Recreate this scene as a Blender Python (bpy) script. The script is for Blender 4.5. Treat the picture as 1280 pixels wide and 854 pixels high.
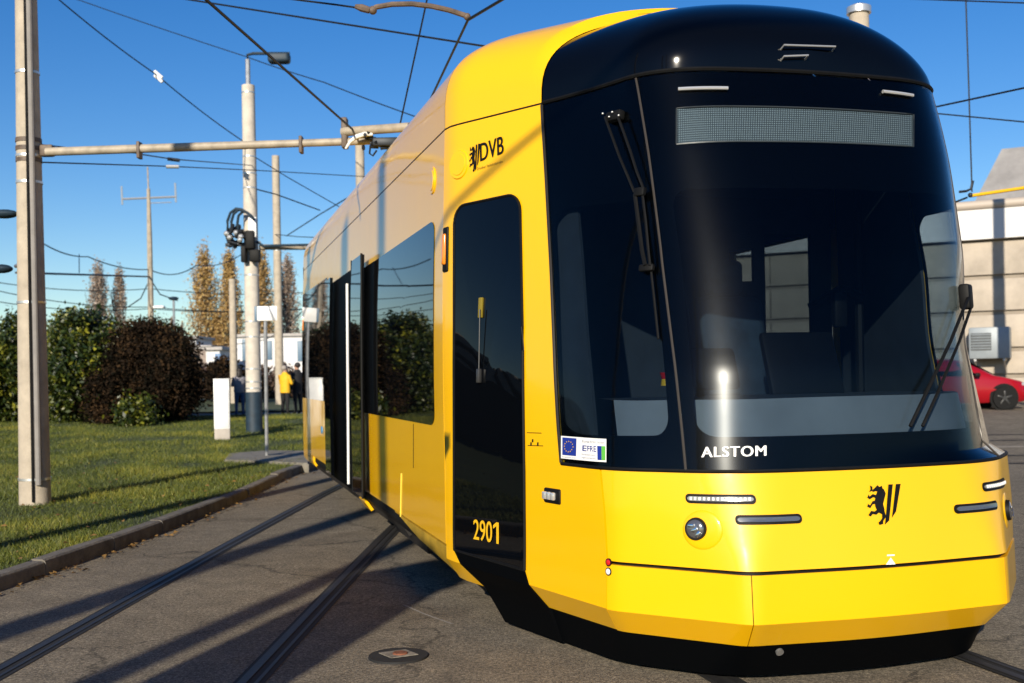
import bpy, bmesh, math, random
from mathutils import Vector, Matrix, noise as mnoise
import numpy as np

for o in list(bpy.data.objects):
    bpy.data.objects.remove(o, do_unlink=True)
SC = bpy.context.scene
C = SC.collection
R = math.radians
random.seed(7)

# ------------------------------------------------------------------ camera, light, exposure
F = 1400.0; EYE = 1.6; ROLL = 0.018; HV = 466.0       # focal length in photo pixels, eye height, roll, horizon row
cd = bpy.data.cameras.new('camera'); cam = bpy.data.objects.new('camera', cd); C.objects.link(cam)
cd.sensor_width = 36.0; cd.lens = F/1280*36
cd.shift_y = (HV-427)/1280
cd.clip_start = 0.05; cd.clip_end = 2000
cam.matrix_world = Matrix.Translation((0, 0, EYE)) @ Matrix.Rotation(R(90), 4, 'X') @ Matrix.Rotation(-ROLL, 4, 'Z')
cd.dof.use_dof = True; cd.dof.focus_distance = 6.3; cd.dof.aperture_fstop = 3.2
SC.camera = cam

SUN_AZ = 14.5; SUN_EL = 21.0                            # light travels 12.5 deg right of straight ahead
world = bpy.data.worlds.new('World'); SC.world = world; world.use_nodes = True
wn = world.node_tree; wn.nodes.clear()
sky = wn.nodes.new('ShaderNodeTexSky'); sky.sky_type = 'NISHITA'; sky.sun_disc = False
sky.sun_elevation = R(SUN_EL); sky.sun_rotation = R(180+SUN_AZ)
sky.altitude = 200; sky.air_density = 1.0; sky.dust_density = 0.15; sky.ozone_density = 3.0
hs = wn.nodes.new('ShaderNodeHueSaturation'); hs.inputs['Saturation'].default_value = 1.36; hs.inputs['Hue'].default_value = 0.512
bg = wn.nodes.new('ShaderNodeBackground'); bg.inputs['Strength'].default_value = 0.090
wo = wn.nodes.new('ShaderNodeOutputWorld')
wn.links.new(sky.outputs[0], hs.inputs['Color']); wn.links.new(hs.outputs[0], bg.inputs[0]); wn.links.new(bg.outputs[0], wo.inputs[0])

sd = bpy.data.lights.new('sun', 'SUN'); sd.energy = 5.0; sd.angle = R(0.53); sd.color = (1.0, 0.90, 0.74)
sun = bpy.data.objects.new('sun', sd); C.objects.link(sun); sun.location = (-5, -20, 15)
tv = Vector((math.sin(R(SUN_AZ))*math.cos(R(SUN_EL)), math.cos(R(SUN_AZ))*math.cos(R(SUN_EL)), -math.sin(R(SUN_EL))))
sun.rotation_euler = tv.to_track_quat('-Z', 'Y').to_euler()

SC.view_settings.view_transform = 'Standard'; SC.view_settings.look = 'None'
SC.view_settings.gamma = 1.0; SC.view_settings.exposure = 0.42; SC.view_settings.use_curve_mapping = False
SC.render.engine = 'CYCLES'
SC.cycles.max_bounces = 8; SC.cycles.transparent_max_bounces = 16
SC.cycles.caustics_reflective = False; SC.cycles.caustics_refractive = False

# ------------------------------------------------------------------ survey helpers: photo measurements <-> world metres
def proj(P):
    x = P[0]/P[1]; y = (P[2]-EYE)/P[1]
    c, s = math.cos(ROLL), math.sin(ROLL)
    return 640+F*(x*c-y*s), HV-F*(x*s+y*c)
def ray(u, v):
    a = (u-640)/F; b = (HV-v)/F
    c, s = math.cos(ROLL), math.sin(ROLL)
    return a*c+b*s, -a*s+b*c                             # x/y, (z-eye)/y
def at(u, v, d):
    x, y = ray(u, v); return Vector((x*d, d, EYE+y*d))
def smooth(a, b, x):
    t = min(1, max(0, (x-a)/(b-a))); return t*t*(3-2*t)
def gh(x, y): return 0.25*smooth(18, 38, y)              # the ground rises gently into the distance
def gnd(u, v, lift=0.0):
    d = 10.0
    for _ in range(40):
        z = gh(0, d)+lift; d = (z-EYE)/ray(u, v)[1]
    return at(u, v, d)

# ------------------------------------------------------------------ naming helpers
def tag(o, label=None, cat=None, group=None, kind=None):
    if label: o['label'] = label
    if cat: o['category'] = cat
    if group: o['group'] = group
    if kind: o['kind'] = kind
    return o
def thing(name, label, cat, loc=(0, 0, 0), rotz=0.0, group=None):
    o = bpy.data.objects.new(name, None); C.objects.link(o)
    o.location = loc; o.rotation_euler = (0, 0, rotz); o.empty_display_size = 0.2
    return tag(o, label, cat, group)
def obj(name, bm, mats, parent=None, loc=None, smooth_ang=32, label=None):
    bm.normal_update()
    lim = R(smooth_ang)
    for f in bm.faces: f.smooth = True
    for e in bm.edges:
        if len(e.link_faces) == 2:
            if e.calc_face_angle(0) > lim: e.smooth = False
    me = bpy.data.meshes.new(name); bm.to_mesh(me); bm.free()
    if not isinstance(mats, (list, tuple)): mats = [mats]
    for m in mats: me.materials.append(m)
    o = bpy.data.objects.new(name, me); C.objects.link(o)
    if parent: o.parent = parent
    if loc is not None: o.location = loc
    if label: o['label'] = label
    return o
def struct(name, bm, m, **k):
    o = obj(name, bm, m, **k); o['kind'] = 'structure'; return o
def dup(root, loc, rotz=None, label=None, scale=None):
    r = root.copy(); C.objects.link(r); r.location = loc
    if rotz is not None: r.rotation_euler = (0, 0, rotz)
    if scale is not None: r.scale = scale
    if label: r['label'] = label
    for ch in list(root.children):
        c = ch.copy(); C.objects.link(c); c.parent = r
        for g in list(ch.children):
            d = g.copy(); C.objects.link(d); d.parent = c
    return r

# ------------------------------------------------------------------ shape helpers
def add_box(bm, size, M=None, bevel=0.0, seg=2, mi=0):
    g = bmesh.ops.create_cube(bm, size=1.0)
    vs = g['verts']
    for v in vs: v.co = Vector((v.co.x*size[0], v.co.y*size[1], v.co.z*size[2]))
    fs = set(f for v in vs for f in v.link_faces)
    if bevel > 0:
        es = list(set(e for v in vs for e in v.link_edges))
        r = bmesh.ops.bevel(bm, geom=es, offset=bevel, segments=seg, affect='EDGES', profile=0.5)
        fs = set(r['faces']) | set(f for f in fs if f.is_valid)
        vs = list(set(v for f in fs for v in f.verts))
    for f in fs: f.material_index = mi
    if M is not None: bmesh.ops.transform(bm, matrix=M, verts=vs)
    return vs
def add_cyl(bm, r0, r1, h, M=None, n=24, mi=0, cap=True):
    # along +Z from 0 to h
    g = bmesh.ops.create_cone(bm, cap_ends=cap, cap_tris=False, segments=n, radius1=r0, radius2=r1, depth=h)
    vs = g['verts']
    for v in vs: v.co.z += h/2
    for f in set(f for v in vs for f in v.link_faces): f.material_index = mi
    if M is not None: bmesh.ops.transform(bm, matrix=M, verts=vs)
    return vs
def add_sphere(bm, r, M=None, nu=16, nv=10, mi=0):
    g = bmesh.ops.create_uvsphere(bm, u_segments=nu, v_segments=nv, radius=r)
    vs = g['verts']
    for f in set(f for v in vs for f in v.link_faces): f.material_index = mi
    if M is not None: bmesh.ops.transform(bm, matrix=M, verts=vs)
    return vs
def add_tube(bm, pts, r, n=8, mi=0, caps=True):
    pts = [Vector(p) for p in pts]
    rs = r if isinstance(r, (list, tuple)) else [r]*len(pts)
    rings = []
    up = Vector((0, 0, 1))
    for i, p in enumerate(pts):
        a = pts[max(0, i-1)]; b = pts[min(len(pts)-1, i+1)]
        d = (b-a).normalized()
        if abs(d.dot(up)) > 0.98: x = Vector((1, 0, 0)).cross(d).normalized()
        else: x = up.cross(d).normalized()
        y = d.cross(x)
        rings.append([bm.verts.new(p+(x*math.cos(2*math.pi*k/n)+y*math.sin(2*math.pi*k/n))*rs[i]) for k in range(n)])
    for i in range(len(rings)-1):
        for k in range(n):
            f = bm.faces.new((rings[i][k], rings[i][(k+1) % n], rings[i+1][(k+1) % n], rings[i+1][k])); f.material_index = mi
    if caps:
        f = bm.faces.new(list(reversed(rings[0]))); f.material_index = mi
        f = bm.faces.new(rings[-1]); f.material_index = mi
def TR(x, y, z): return Matrix.Translation((x, y, z))
def BM(): return bmesh.new()
def sag_line(a, b, sag, n=14):
    a = Vector(a); b = Vector(b)
    return [a.lerp(b, i/n)-Vector((0, 0, sag*4*(i/n)*(1-i/n))) for i in range(n+1)]

# ------------------------------------------------------------------ materials
def mat(name, col, rough=0.5, metal=0.0, coat=0.0, var=0.0, vscale=4.0, bump=0.0, bscale=60.0, col2=None, spec=0.5, coat_rough=0.03, detail=6.0):
    m = bpy.data.materials.new(name); m.use_nodes = True
    nt = m.node_tree; b = nt.nodes['Principled BSDF']
    b.inputs['Base Color'].default_value = (*col, 1); b.inputs['Roughness'].default_value = rough
    b.inputs['Metallic'].default_value = metal; b.inputs['Specular IOR Level'].default_value = spec
    if coat: b.inputs['Coat Weight'].default_value = coat; b.inputs['Coat Roughness'].default_value = coat_rough
    tc = nt.nodes.new('ShaderNodeTexCoord')
    if var > 0 or col2:
        n = nt.nodes.new('ShaderNodeTexNoise'); n.inputs['Scale'].default_value = vscale; n.inputs['Detail'].default_value = detail
        n.inputs['Roughness'].default_value = 0.62
        nt.links.new(tc.outputs['Object'], n.inputs['Vector'])
        r = nt.nodes.new('ShaderNodeValToRGB'); r.color_ramp.elements[0].position = 0.32; r.color_ramp.elements[1].position = 0.68
        c2 = col2 if col2 else tuple(min(1, c*(1+var)) for c in col)
        c1 = col if col2 else tuple(c*(1-var) for c in col)
        r.color_ramp.elements[0].color = (*c1, 1); r.color_ramp.elements[1].color = (*c2, 1)
        nt.links.new(n.outputs['Fac'], r.inputs['Fac']); nt.links.new(r.outputs['Color'], b.inputs['Base Color'])
    if bump > 0:
        n = nt.nodes.new('ShaderNodeTexNoise'); n.inputs['Scale'].default_value = bscale; n.inputs['Detail'].default_value = 4
        nt.links.new(tc.outputs['Object'], n.inputs['Vector'])
        bp = nt.nodes.new('ShaderNodeBump'); bp.inputs['Strength'].default_value = bump; bp.inputs['Distance'].default_value = 0.02
        nt.links.new(n.outputs['Fac'], bp.inputs['Height']); nt.links.new(bp.outputs['Normal'], b.inputs['Normal'])
    return m
def paint(name, col):
    """gloss paint: clear coat with faint waviness and road film in the roughness"""
    m = mat(name, col, 0.38, 0, 0.7, coat_rough=0.04, spec=0.25)
    nt = m.node_tree; b = nt.nodes['Principled BSDF']; tc = nt.nodes.new('ShaderNodeTexCoord')
    n = nt.nodes.new('ShaderNodeTexNoise'); n.inputs['Scale'].default_value = 1.6; n.inputs['Detail'].default_value = 1
    nt.links.new(tc.outputs['Object'], n.inputs['Vector'])
    bp = nt.nodes.new('ShaderNodeBump'); bp.inputs['Strength'].default_value = 0.090; bp.inputs['Distance'].default_value = 0.05
    nt.links.new(n.outputs['Fac'], bp.inputs['Height']); nt.links.new(bp.outputs['Normal'], b.inputs['Coat Normal'])
    n2 = nt.nodes.new('ShaderNodeTexNoise'); n2.inputs['Scale'].default_value = 7; n2.inputs['Detail'].default_value = 8
    nt.links.new(tc.outputs['Object'], n2.inputs['Vector'])
    mr = nt.nodes.new('ShaderNodeMapRange'); mr.inputs['To Min'].default_value = 0.05; mr.inputs['To Max'].default_value = 0.15
    mr.inputs['From Min'].default_value = 0.35; mr.inputs['From Max'].default_value = 0.75
    nt.links.new(n2.outputs['Fac'], mr.inputs['Value']); nt.links.new(mr.outputs[0], b.inputs['Coat Roughness'])
    return m
def glass(name, tint, refl=1.0):
    """tinted sheet glass: straight-through tint under a Fresnel reflection"""
    m = bpy.data.materials.new(name); m.use_nodes = True; nt = m.node_tree; nt.nodes.clear()
    out = nt.nodes.new('ShaderNodeOutputMaterial'); mx = nt.nodes.new('ShaderNodeMixShader')
    tr = nt.nodes.new('ShaderNodeBsdfTransparent'); tr.inputs[0].default_value = (*tint, 1)
    gl = nt.nodes.new('ShaderNodeBsdfGlossy'); gl.inputs['Roughness'].default_value = 0.0
    gl.inputs['Color'].default_value = (refl, refl, refl, 1)
    gr = nt.nodes.new('ShaderNodeBsdfGlossy'); gr.inputs['Roughness'].default_value = 0.22      # film of dust and wiper smear
    gm = nt.nodes.new('ShaderNodeMixShader'); gm.inputs[0].default_value = 0.5
    nt.links.new(gl.outputs[0], gm.inputs[1]); nt.links.new(gr.outputs[0], gm.inputs[2])
    lw = nt.nodes.new('ShaderNodeLayerWeight'); lw.inputs['Blend'].default_value = 0.5
    pw = nt.nodes.new('ShaderNodeMath'); pw.operation = 'POWER'; pw.inputs[1].default_value = 5.0
    ma = nt.nodes.new('ShaderNodeMath'); ma.operation = 'MULTIPLY_ADD'; ma.inputs[1].default_value = 0.9; ma.inputs[2].default_value = 0.015
    nt.links.new(lw.outputs['Facing'], pw.inputs[0]); nt.links.new(pw.outputs[0], ma.inputs[0])
    nt.links.new(ma.outputs[0], mx.inputs[0]); nt.links.new(tr.outputs[0], mx.inputs[1]); nt.links.new(gm.outputs[0], mx.inputs[2])
    nt.links.new(mx.outputs[0], out.inputs[0])
    return m
YEL = (0.84, 0.45, 0.001)
M_yel = paint('yellow paint', YEL)
M_blk = mat('gloss black', (0.0015, 0.0018, 0.0025), 0.08, 0, 0.0, spec=0.25)
M_blkglass = mat('black glass', (0.0015, 0.002, 0.003), 0.015, 0, 0.0, spec=0.3)
M_rub = mat('black rubber', (0.004, 0.004, 0.004), 0.6, spec=0.2, var=0.3, vscale=20)
M_dark = mat('dark underframe', (0.016, 0.014, 0.012), 0.6, 0.2, var=0.6, vscale=9)
M_dirt = mat('dusty iron', (0.012, 0.0105, 0.009), 0.7, 0.3, var=0.5, vscale=14)
M_frit = mat('frit black', (0.0012, 0.0015, 0.002), 0.6, spec=0.04)
M_int = mat('cab interior', (0.026, 0.032, 0.040), 0.75, var=0.2, vscale=5)
M_dash = mat('dash grey', (0.26, 0.27, 0.29), 0.6, var=0.12, vscale=3)
M_seat = mat('seat cloth', (0.022, 0.040, 0.06), 0.8, var=0.3, vscale=9)
M_scr = glass('windscreen glass', (0.62, 0.68, 0.72))
M_win = glass('side window glass', (0.42, 0.45, 0.46))
M_chrome = mat('chrome', (0.75, 0.75, 0.75), 0.12, 1.0)
M_lens = mat('lamp lens', (0.70, 0.70, 0.68), 0.10, 0.55, 0.8)
M_lensd = mat('dark lamp lens', (0.16, 0.16, 0.165), 0.12, 0.6, 1.0)
M_white = mat('white marking', (0.80, 0.80, 0.78), 0.45)
M_whitep = mat('white enamel', (0.78, 0.78, 0.76), 0.4, var=0.06, vscale=6)
M_orange = mat('orange lens', (0.75, 0.22, 0.01), 0.2, 0, 0.8)
M_red = mat('red lens', (0.55, 0.01, 0.01), 0.25, 0, 0.8)
M_blue = mat('flag blue', (0.012, 0.03, 0.25), 0.45)
M_green = mat('sticker green', (0.10, 0.42, 0.05), 0.45)
M_dblue = mat('lettering blue', (0.01, 0.02, 0.10), 0.45)
M_ydec = mat('yellow lettering', (0.80, 0.45, 0.01), 0.45)
M_steel = mat('galvanised steel', (0.42, 0.42, 0.42), 0.42, 0.8, var=0.2, vscale=10)
M_alu = mat('bright clamp', (0.62, 0.62, 0.60), 0.35, 0.7)
M_wire = mat('wire', (0.018, 0.022, 0.028), 0.5, 0.5)
M_conc = mat('pole concrete', (0.40, 0.345, 0.27), 0.85, var=0.16, vscale=5, bump=0.25, bscale=70)
M_conc2 = mat('pale concrete', (0.52, 0.47, 0.40), 0.85, var=0.14, vscale=5, bump=0.25, bscale=70)
M_tube = mat('painted tube', (0.34, 0.29, 0.22), 0.55, var=0.25, vscale=7)
M_brown = mat('weathered tube', (0.10, 0.07, 0.05), 0.6, var=0.4, vscale=12)
M_navy = mat('pole base paint', (0.012, 0.028, 0.045), 0.6, var=0.25, vscale=6)
M_bark = mat('bark', (0.075, 0.055, 0.04), 0.9, var=0.4, vscale=14, bump=0.4, bscale=40)
# ================================================================== THE SITE
def asphalt_mat():
    m = bpy.data.materials.new('asphalt'); m.use_nodes = True; nt = m.node_tree; b = nt.nodes['Principled BSDF']
    L = nt.links.new; tc = nt.nodes.new('ShaderNodeTexCoord')
    def nz(scale, det=6, rough=0.6):
        n = nt.nodes.new('ShaderNodeTexNoise'); n.inputs['Scale'].default_value = scale; n.inputs['Detail'].default_value = det
        n.inputs['Roughness'].default_value = rough; L(tc.outputs['Object'], n.inputs['Vector']); return n
    def ramp(src, e):
        r = nt.nodes.new('ShaderNodeValToRGB'); r.color_ramp.elements[0].position = e[0][0]; r.color_ramp.elements[0].color = (*e[0][1], 1)
        r.color_ramp.elements[1].position = e[1][0]; r.color_ramp.elements[1].color = (*e[1][1], 1)
        L(src, r.inputs['Fac']); return r
    def mix(a, bb, fac, mode='MIX'):
        x = nt.nodes.new('ShaderNodeMix'); x.data_type = 'RGBA'; x.blend_type = mode
        if isinstance(fac, float): x.inputs[0].default_value = fac
        else: L(fac, x.inputs[0])
        L(a, x.inputs[6]); L(bb, x.inputs[7]); return x.outputs[2]
    big = ramp(nz(0.45, 5).outputs['Fac'], ((0.3, (0.150, 0.130, 0.104)), (0.7, (0.225, 0.196, 0.156))))
    mid = ramp(nz(5.0, 8, 0.7).outputs['Fac'], ((0.25, (0.62, 0.62, 0.62)), (0.75, (1.25, 1.24, 1.2))))
    fine = ramp(nz(95, 3, 0.8).outputs['Fac'], ((0.34, (0.22, 0.22, 0.23)), (0.66, (2.0, 1.95, 1.82))))
    c = mix(big.outputs[0], mid.outputs[0], 1.0, 'MULTIPLY'); c = mix(c, fine.outputs[0], 0.85, 'MULTIPLY')
    gr_ = ramp(nz(38, 2, 0.7).outputs['Fac'], ((0.36, (0.55, 0.55, 0.55)), (0.64, (1.4, 1.38, 1.33))))
    c = mix(c, gr_.outputs[0], 0.9, 'MULTIPLY')
    sp = ramp(nz(260, 1).outputs['Fac'], ((0.66, (0, 0, 0)), (0.74, (0.10, 0.095, 0.085))))
    c = mix(c, sp.outputs[0], 1.0, 'ADD')
    vo = nt.nodes.new('ShaderNodeTexVoronoi'); vo.feature = 'DISTANCE_TO_EDGE'; vo.inputs['Scale'].default_value = 0.35
    wv = nz(1.7, 5); ad = nt.nodes.new('ShaderNodeVectorMath'); ad.operation = 'MULTIPLY_ADD'
    ad.inputs[1].default_value = (0.9, 0.9, 0.0); L(wv.outputs['Color'], ad.inputs[0]); L(tc.outputs['Object'], ad.inputs[2]); L(ad.outputs[0], vo.inputs['Vector'])
    ck = ramp(vo.outputs['Distance'], ((0.0, (0.25, 0.25, 0.25)), (0.008, (1, 1, 1))))
    c = mix(c, ck.outputs[0], 0.7, 'MULTIPLY')
    st_ = ramp(nz(0.9, 3, 0.5).outputs['Fac'], ((0.56, (1, 1, 1)), (0.70, (0.55, 0.53, 0.52))))
    c = mix(c, st_.outputs[0], 0.8, 'MULTIPLY')
    L(c, b.inputs['Base Color']); b.inputs['Roughness'].default_value = 0.9; b.inputs['Specular IOR Level'].default_value = 0.3
    bp = nt.nodes.new('ShaderNodeBump'); bp.inputs['Strength'].default_value = 0.8; bp.inputs['Distance'].default_value = 0.016
    L(nz(95, 3, 0.8).outputs['Fac'], bp.inputs['Height']); L(bp.outputs[0], b.inputs['Normal'])
    return m
M_asph = asphalt_mat()
M_soil = mat('turf soil', (0.030, 0.042, 0.010), 0.95, col2=(0.06, 0.075, 0.016), vscale=1.2, bump=0.6, bscale=40)
M_kerb = mat('kerb stone', (0.13, 0.115, 0.095), 0.9, var=0.35, vscale=6, bump=0.5, bscale=60)
M_joint = mat('bitumen joint', (0.008, 0.0075, 0.007), 0.8, var=0.4, vscale=20)
M_rail = mat('rail steel', (0.024, 0.023, 0.023), 0.55, 0.25, var=0.3, vscale=20)
M_path = mat('path asphalt', (0.06, 0.058, 0.056), 0.9, var=0.2, vscale=3)

# ground sheet
bm = BM()
xs = [-400, -200, -110, -60, -36, -20, -12, -6, -3, 0, 3, 6, 12, 20, 36, 60, 110, 200, 400]
ys = [-120, -60, -25, -8, 0, 4, 8, 12, 16, 18, 20, 22, 24, 26, 28, 30, 32, 34, 36, 38, 42, 60, 100, 180, 320, 700]
g = [[bm.verts.new((x, y, gh(x, y))) for x in xs] for y in ys]
for j in range(len(ys)-1):
    for i in range(len(xs)-1): bm.faces.new((g[j][i], g[j][i+1], g[j+1][i+1], g[j+1][i]))
struct('ground', bm, M_asph)

# kerb line, from its foot on the asphalt
kerb = [gnd(u, v) for u, v in ((-330, 845), (-180, 799), (-80, 766), (0, 740), (60, 719), (110, 701), (160, 683), (205, 666), (250, 648), (300, 627), (340, 607), (366, 595), (386, 588))]
kerb = [Vector((kerb[0].x-1.4, kerb[0].y-4.5, 0))] + kerb + [kerb[-1]+Vector((0.25, 1.2, 0)), kerb[-1]+Vector((0.3, 5, 0)), kerb[-1]+Vector((0.4, 14, 0))]
def resample(pts, step):
    out = [pts[0].copy()]; acc = 0
    for a, b in zip(pts, pts[1:]):
        L = (b-a).length; n = max(1, int(L/step))
        for i in range(1, n+1): out.append(a.lerp(b, i/n))
    return out
kp = resample(kerb, 0.25)
for k in range(6):                                        # ease the corners of the line
    kp = [kp[0]]+[(kp[i-1]+kp[i]*2+kp[i+1])/4 for i in range(1, len(kp)-1)]+[kp[-1]]
KH = 0.125
bm = BM(); prev = None
rk = random.Random(3)
jz = jx = 0
for i, p in enumerate(kp):
    d = (kp[min(i+1, len(kp)-1)]-kp[max(i-1, 0)]).normalized(); nrm = Vector((-d.y, d.x, 0))
    def kerb_ring(q):
        z = gh(q.x, q.y); base = q+nrm*jx
        prof = [(0, -0.02), (0.006, KH-0.035), (0.014, KH-0.014), (0.034, KH), (0.13, KH+0.004), (0.145, KH-0.01), (0.147, -0.02)]
        return [bm.verts.new((base.x+nrm.x*a+rk.uniform(-.002, .002), base.y+nrm.y*a, z+h+(jz if h > 0 else 0)+rk.uniform(-.0025, .0025))) for a, h in prof]
    def join(r0, r1):
        for q in range(len(r0)-1): bm.faces.new((r0[q], r1[q], r1[q+1], r0[q+1]))
    if i % 4 == 0:                                        # joint between two kerb stones
        if prev:
            e = kerb_ring(p-d*0.007); join(prev, e); bm.faces.new(e)
        jz = rk.uniform(-0.012, 0.010); jx = rk.uniform(-0.010, 0.010)
        ring = kerb_ring(p+d*0.007); bm.faces.new(ring[::-1])
    else:
        ring = kerb_ring(p); join(prev, ring)
    prev = ring
struct('kerb', bm, M_kerb, smooth_ang=25)

def kerb_x(y):
    for a, b in zip(kp, kp[1:]):
        if (a.y-y)*(b.y-y) <= 0 and a.y != b.y:
            return a.x+(b.x-a.x)*(y-a.y)/(b.y-a.y)
    return kp[-1].x if y > kp[-1].y else kp[0].x
def lawn_z(x, y): return gh(x, y)+KH-0.015+0.03*mnoise.noise((x*0.5, y*0.5, 0))*min(1, max(0, (kerb_x(y)-0.15-x)/1.2))

bm = BM(); rows = []
yy = [kp[0].y+i*(37.0-kp[0].y)/90 for i in range(91)]
fr = [0, 0.01, 0.03, 0.06, 0.1, 0.16, 0.25, 0.4, 0.7, 1.0]
for y in yy:
    xk = kerb_x(y)-0.14; rows.append([bm.verts.new((xk+(-45-xk)*f, y, lawn_z(xk+(-45-xk)*f, y))) for f in fr])
for j in range(len(rows)-1):
    for i in range(len(fr)-1): bm.faces.new((rows[j][i], rows[j+1][i], rows[j+1][i+1], rows[j][i+1]))
struct('lawn_soil', bm, M_soil)
# path behind the lawn, further lawn beyond
bm = BM()
for x0, x1 in ((-60, -1.0),):
    v = [bm.verts.new((x0, 37.2, 0.258)), bm.verts.new((x1, 37.2, 0.258)), bm.verts.new((x1, 42.5, 0.258)), bm.verts.new((x0, 42.5, 0.258))]
    bm.faces.new(v)
struct('path', bm, M_path)
bm = BM()
v = [bm.verts.new((-90, 42.6, 0.32)), bm.verts.new((-2, 42.6, 0.32)), bm.verts.new((-2, 75, 0.32)), bm.verts.new((-90, 75, 0.32))]
bm.faces.new(v); struct('far_lawn', bm, M_soil)
# concrete-edged paved island by the sign post
isl = [gnd(u, v) for u, v in ((280, 586), (386, 591), (392, 574), (338, 573), (286, 577))]
bm = BM()
lo = [bm.verts.new((p.x, p.y, gh(p.x, p.y)-0.02)) for p in isl]
hi = [bm.verts.new((p.x, p.y, gh(p.x, p.y)+KH+0.035)) for p in isl]
for i in range(5): bm.faces.new((lo[i], lo[(i+1) % 5], hi[(i+1) % 5], hi[i]))
bm.faces.new(hi)
bmesh.ops.bevel(bm, geom=[e for e in bm.edges if all(v in hi for v in e.verts)], offset=0.02, segments=2, affect='EDGES')
struct('pavement', bm, mat('island paving', (0.17, 0.155, 0.125), 0.9, var=0.3, vscale=5, bump=0.3))

# grass: blades of many greens, one stuff object
M_grass = bpy.data.materials.new('grass'); M_grass.use_nodes = True
nt = M_grass.node_tree; b = nt.nodes['Principled BSDF']; b.inputs['Roughness'].default_value = 0.6
at_ = nt.nodes.new('ShaderNodeAttribute'); at_.attribute_name = 'tone'
rp = nt.nodes.new('ShaderNodeValToRGB'); e = rp.color_ramp.elements
e[0].color = (0.022, 0.036, 0.003, 1); e[1].color = (0.30, 0.26, 0.03, 1); e[1].position = 1.0
q = e.new(0.6); q.color = (0.090, 0.112, 0.008, 1)
nt.links.new(at_.outputs['Fac'], rp.inputs['Fac']); nt.links.new(rp.outputs[0], b.inputs['Base Color'])
rg = np.random.default_rng(5)
V = []; T = []
N = 260000
cnt = 0
while cnt < N:
    d = 7.0+30.0*rg.random()**1.7
    u = -240+640*rg.random()
    x = (u-640)/F*d
    xk = kerb_x(d)-0.13
    if x > xk: continue
    if 265 < u < 400 and 18.3 < d < 22 and x > isl[0].x-0.05 and isl[0].y-.1 < d < isl[3].y+.1: continue
    pat = mnoise.noise((x*0.9, d*0.6, 3.0))
    if pat < -0.35 and rg.random() < 0.5: continue
    z = lawn_z(x, d)-0.01
    hgt = (0.022+0.034*rg.random())*(1+0.5*pat)*(1.2 if d < 14 else 1.6)
    if x > xk-0.1 : hgt *= 0.8
    a = rg.random()*6.283; w = (0.0024+0.0009*d/7)*(0.8+0.5*rg.random()); ln = hgt*(0.2+0.9*rg.random())
    b_ = rg.random()*6.283
    cx, sx = math.cos(a)*w, math.sin(a)*w
    V += [(x-cx, d-sx, z), (x+cx, d+sx, z), (x+math.cos(b_)*ln, d+math.sin(b_)*ln, z+hgt)]
    T.append(min(1, max(0, 0.42+0.55*pat+0.22*rg.standard_normal())))
    cnt += 1
me = bpy.data.meshes.new('grass')
V = np.array(V, dtype=np.float32)
me.vertices.add(len(V)); me.vertices.foreach_set('co', V.ravel())
me.loops.add(len(V)); me.loops.foreach_set('vertex_index', np.arange(len(V), dtype=np.int32))
me.polygons.add(N); me.polygons.foreach_set('loop_start', np.arange(0, len(V), 3, dtype=np.int32))
a_ = me.attributes.new('tone', 'FLOAT', 'POINT'); a_.data.foreach_set('value', np.repeat(np.array(T, dtype=np.float32), 3))
me.update(calc_edges=True); me.materials.append(M_grass)
o = bpy.data.objects.new('grass', me); C.objects.link(o); tag(o, 'short sunlit lawn grass behind the kerb', 'grass', kind='stuff')

# fallen leaves along the kerb and on the lawn
bm = BM(); rl = random.Random(8)
for i in range(420):
    y = rl.uniform(7, 21); 
    if rl.random() < 0.45: x = kerb_x(y)+abs(rl.gauss(0, 0.10))+0.01; z = gh(x, y)+0.012
    else: x = kerb_x(y)-0.15-rl.random()**1.5*7; z = lawn_z(x, y)+0.05
    a = rl.random()*6.28; s = rl.uniform(0.018, 0.04); t = rl.uniform(-0.5, 0.5)
    ca, sa = math.cos(a)*s, math.sin(a)*s
    bm.faces.new([bm.verts.new(q) for q in ((x-ca, y-sa, z), (x+sa*.6, y-ca*.6, z+.012+t*.02), (x+ca, y+sa, z+.004), (x-sa*.6, y+ca*.6, z+.012-t*.02))])
tag(obj('fallen_leaves', bm, mat('dry leaf', (0.16, 0.08, 0.02), 0.8, col2=(0.30, 0.17, 0.04), vscale=3)), 'brown fallen leaves scattered along the kerb and lawn', 'leaves', kind='stuff')

# tram rails set in the asphalt
def strip(bm, pts, off, w, lift, mi):
    prev = None
    for i, p in enumerate(pts):
        d = (pts[min(i+1, len(pts)-1)]-pts[max(i-1, 0)]).normalized(); n = Vector((-d.y, d.x, 0))
        z = gh(p.x, p.y)+lift
        a = bm.verts.new((p.x+n.x*(off-w/2), p.y+n.y*(off-w/2), z)); b = bm.verts.new((p.x+n.x*(off+w/2), p.y+n.y*(off+w/2), z))
        if prev: f = bm.faces.new((prev[0], a, b, prev[1])); f.material_index = mi
        prev = (a, b)
def rail(bm, pts, lift=0.0):
    pts = resample(pts, 0.5)
    strip(bm, pts, 0.0, 0.17, 0.004+lift, 0)              # bitumen joint with the flange groove
    strip(bm, pts, 0.035, 0.05, 0.009+lift, 1)           # running head
    strip(bm, pts, -0.042, 0.022, 0.008+lift, 1)          # guard lip
GA = 0.725
def off_line(pts, k):
    out = []
    for i, p in enumerate(pts):
        d = (pts[min(i+1, len(pts)-1)]-pts[max(i-1, 0)]).normalized(); out.append(p+Vector((-d.y, d.x, 0))*k)
    return out
bm = BM()
track1 = [Vector(p) for p in ((-2.30, -6, 0), (-2.25, 0, 0), (-2.15, 5, 0), (-2.08, 8, 0), (-2.0, 11, 0), (-1.86, 15, 0), (-1.7, 18, 0))]
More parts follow.
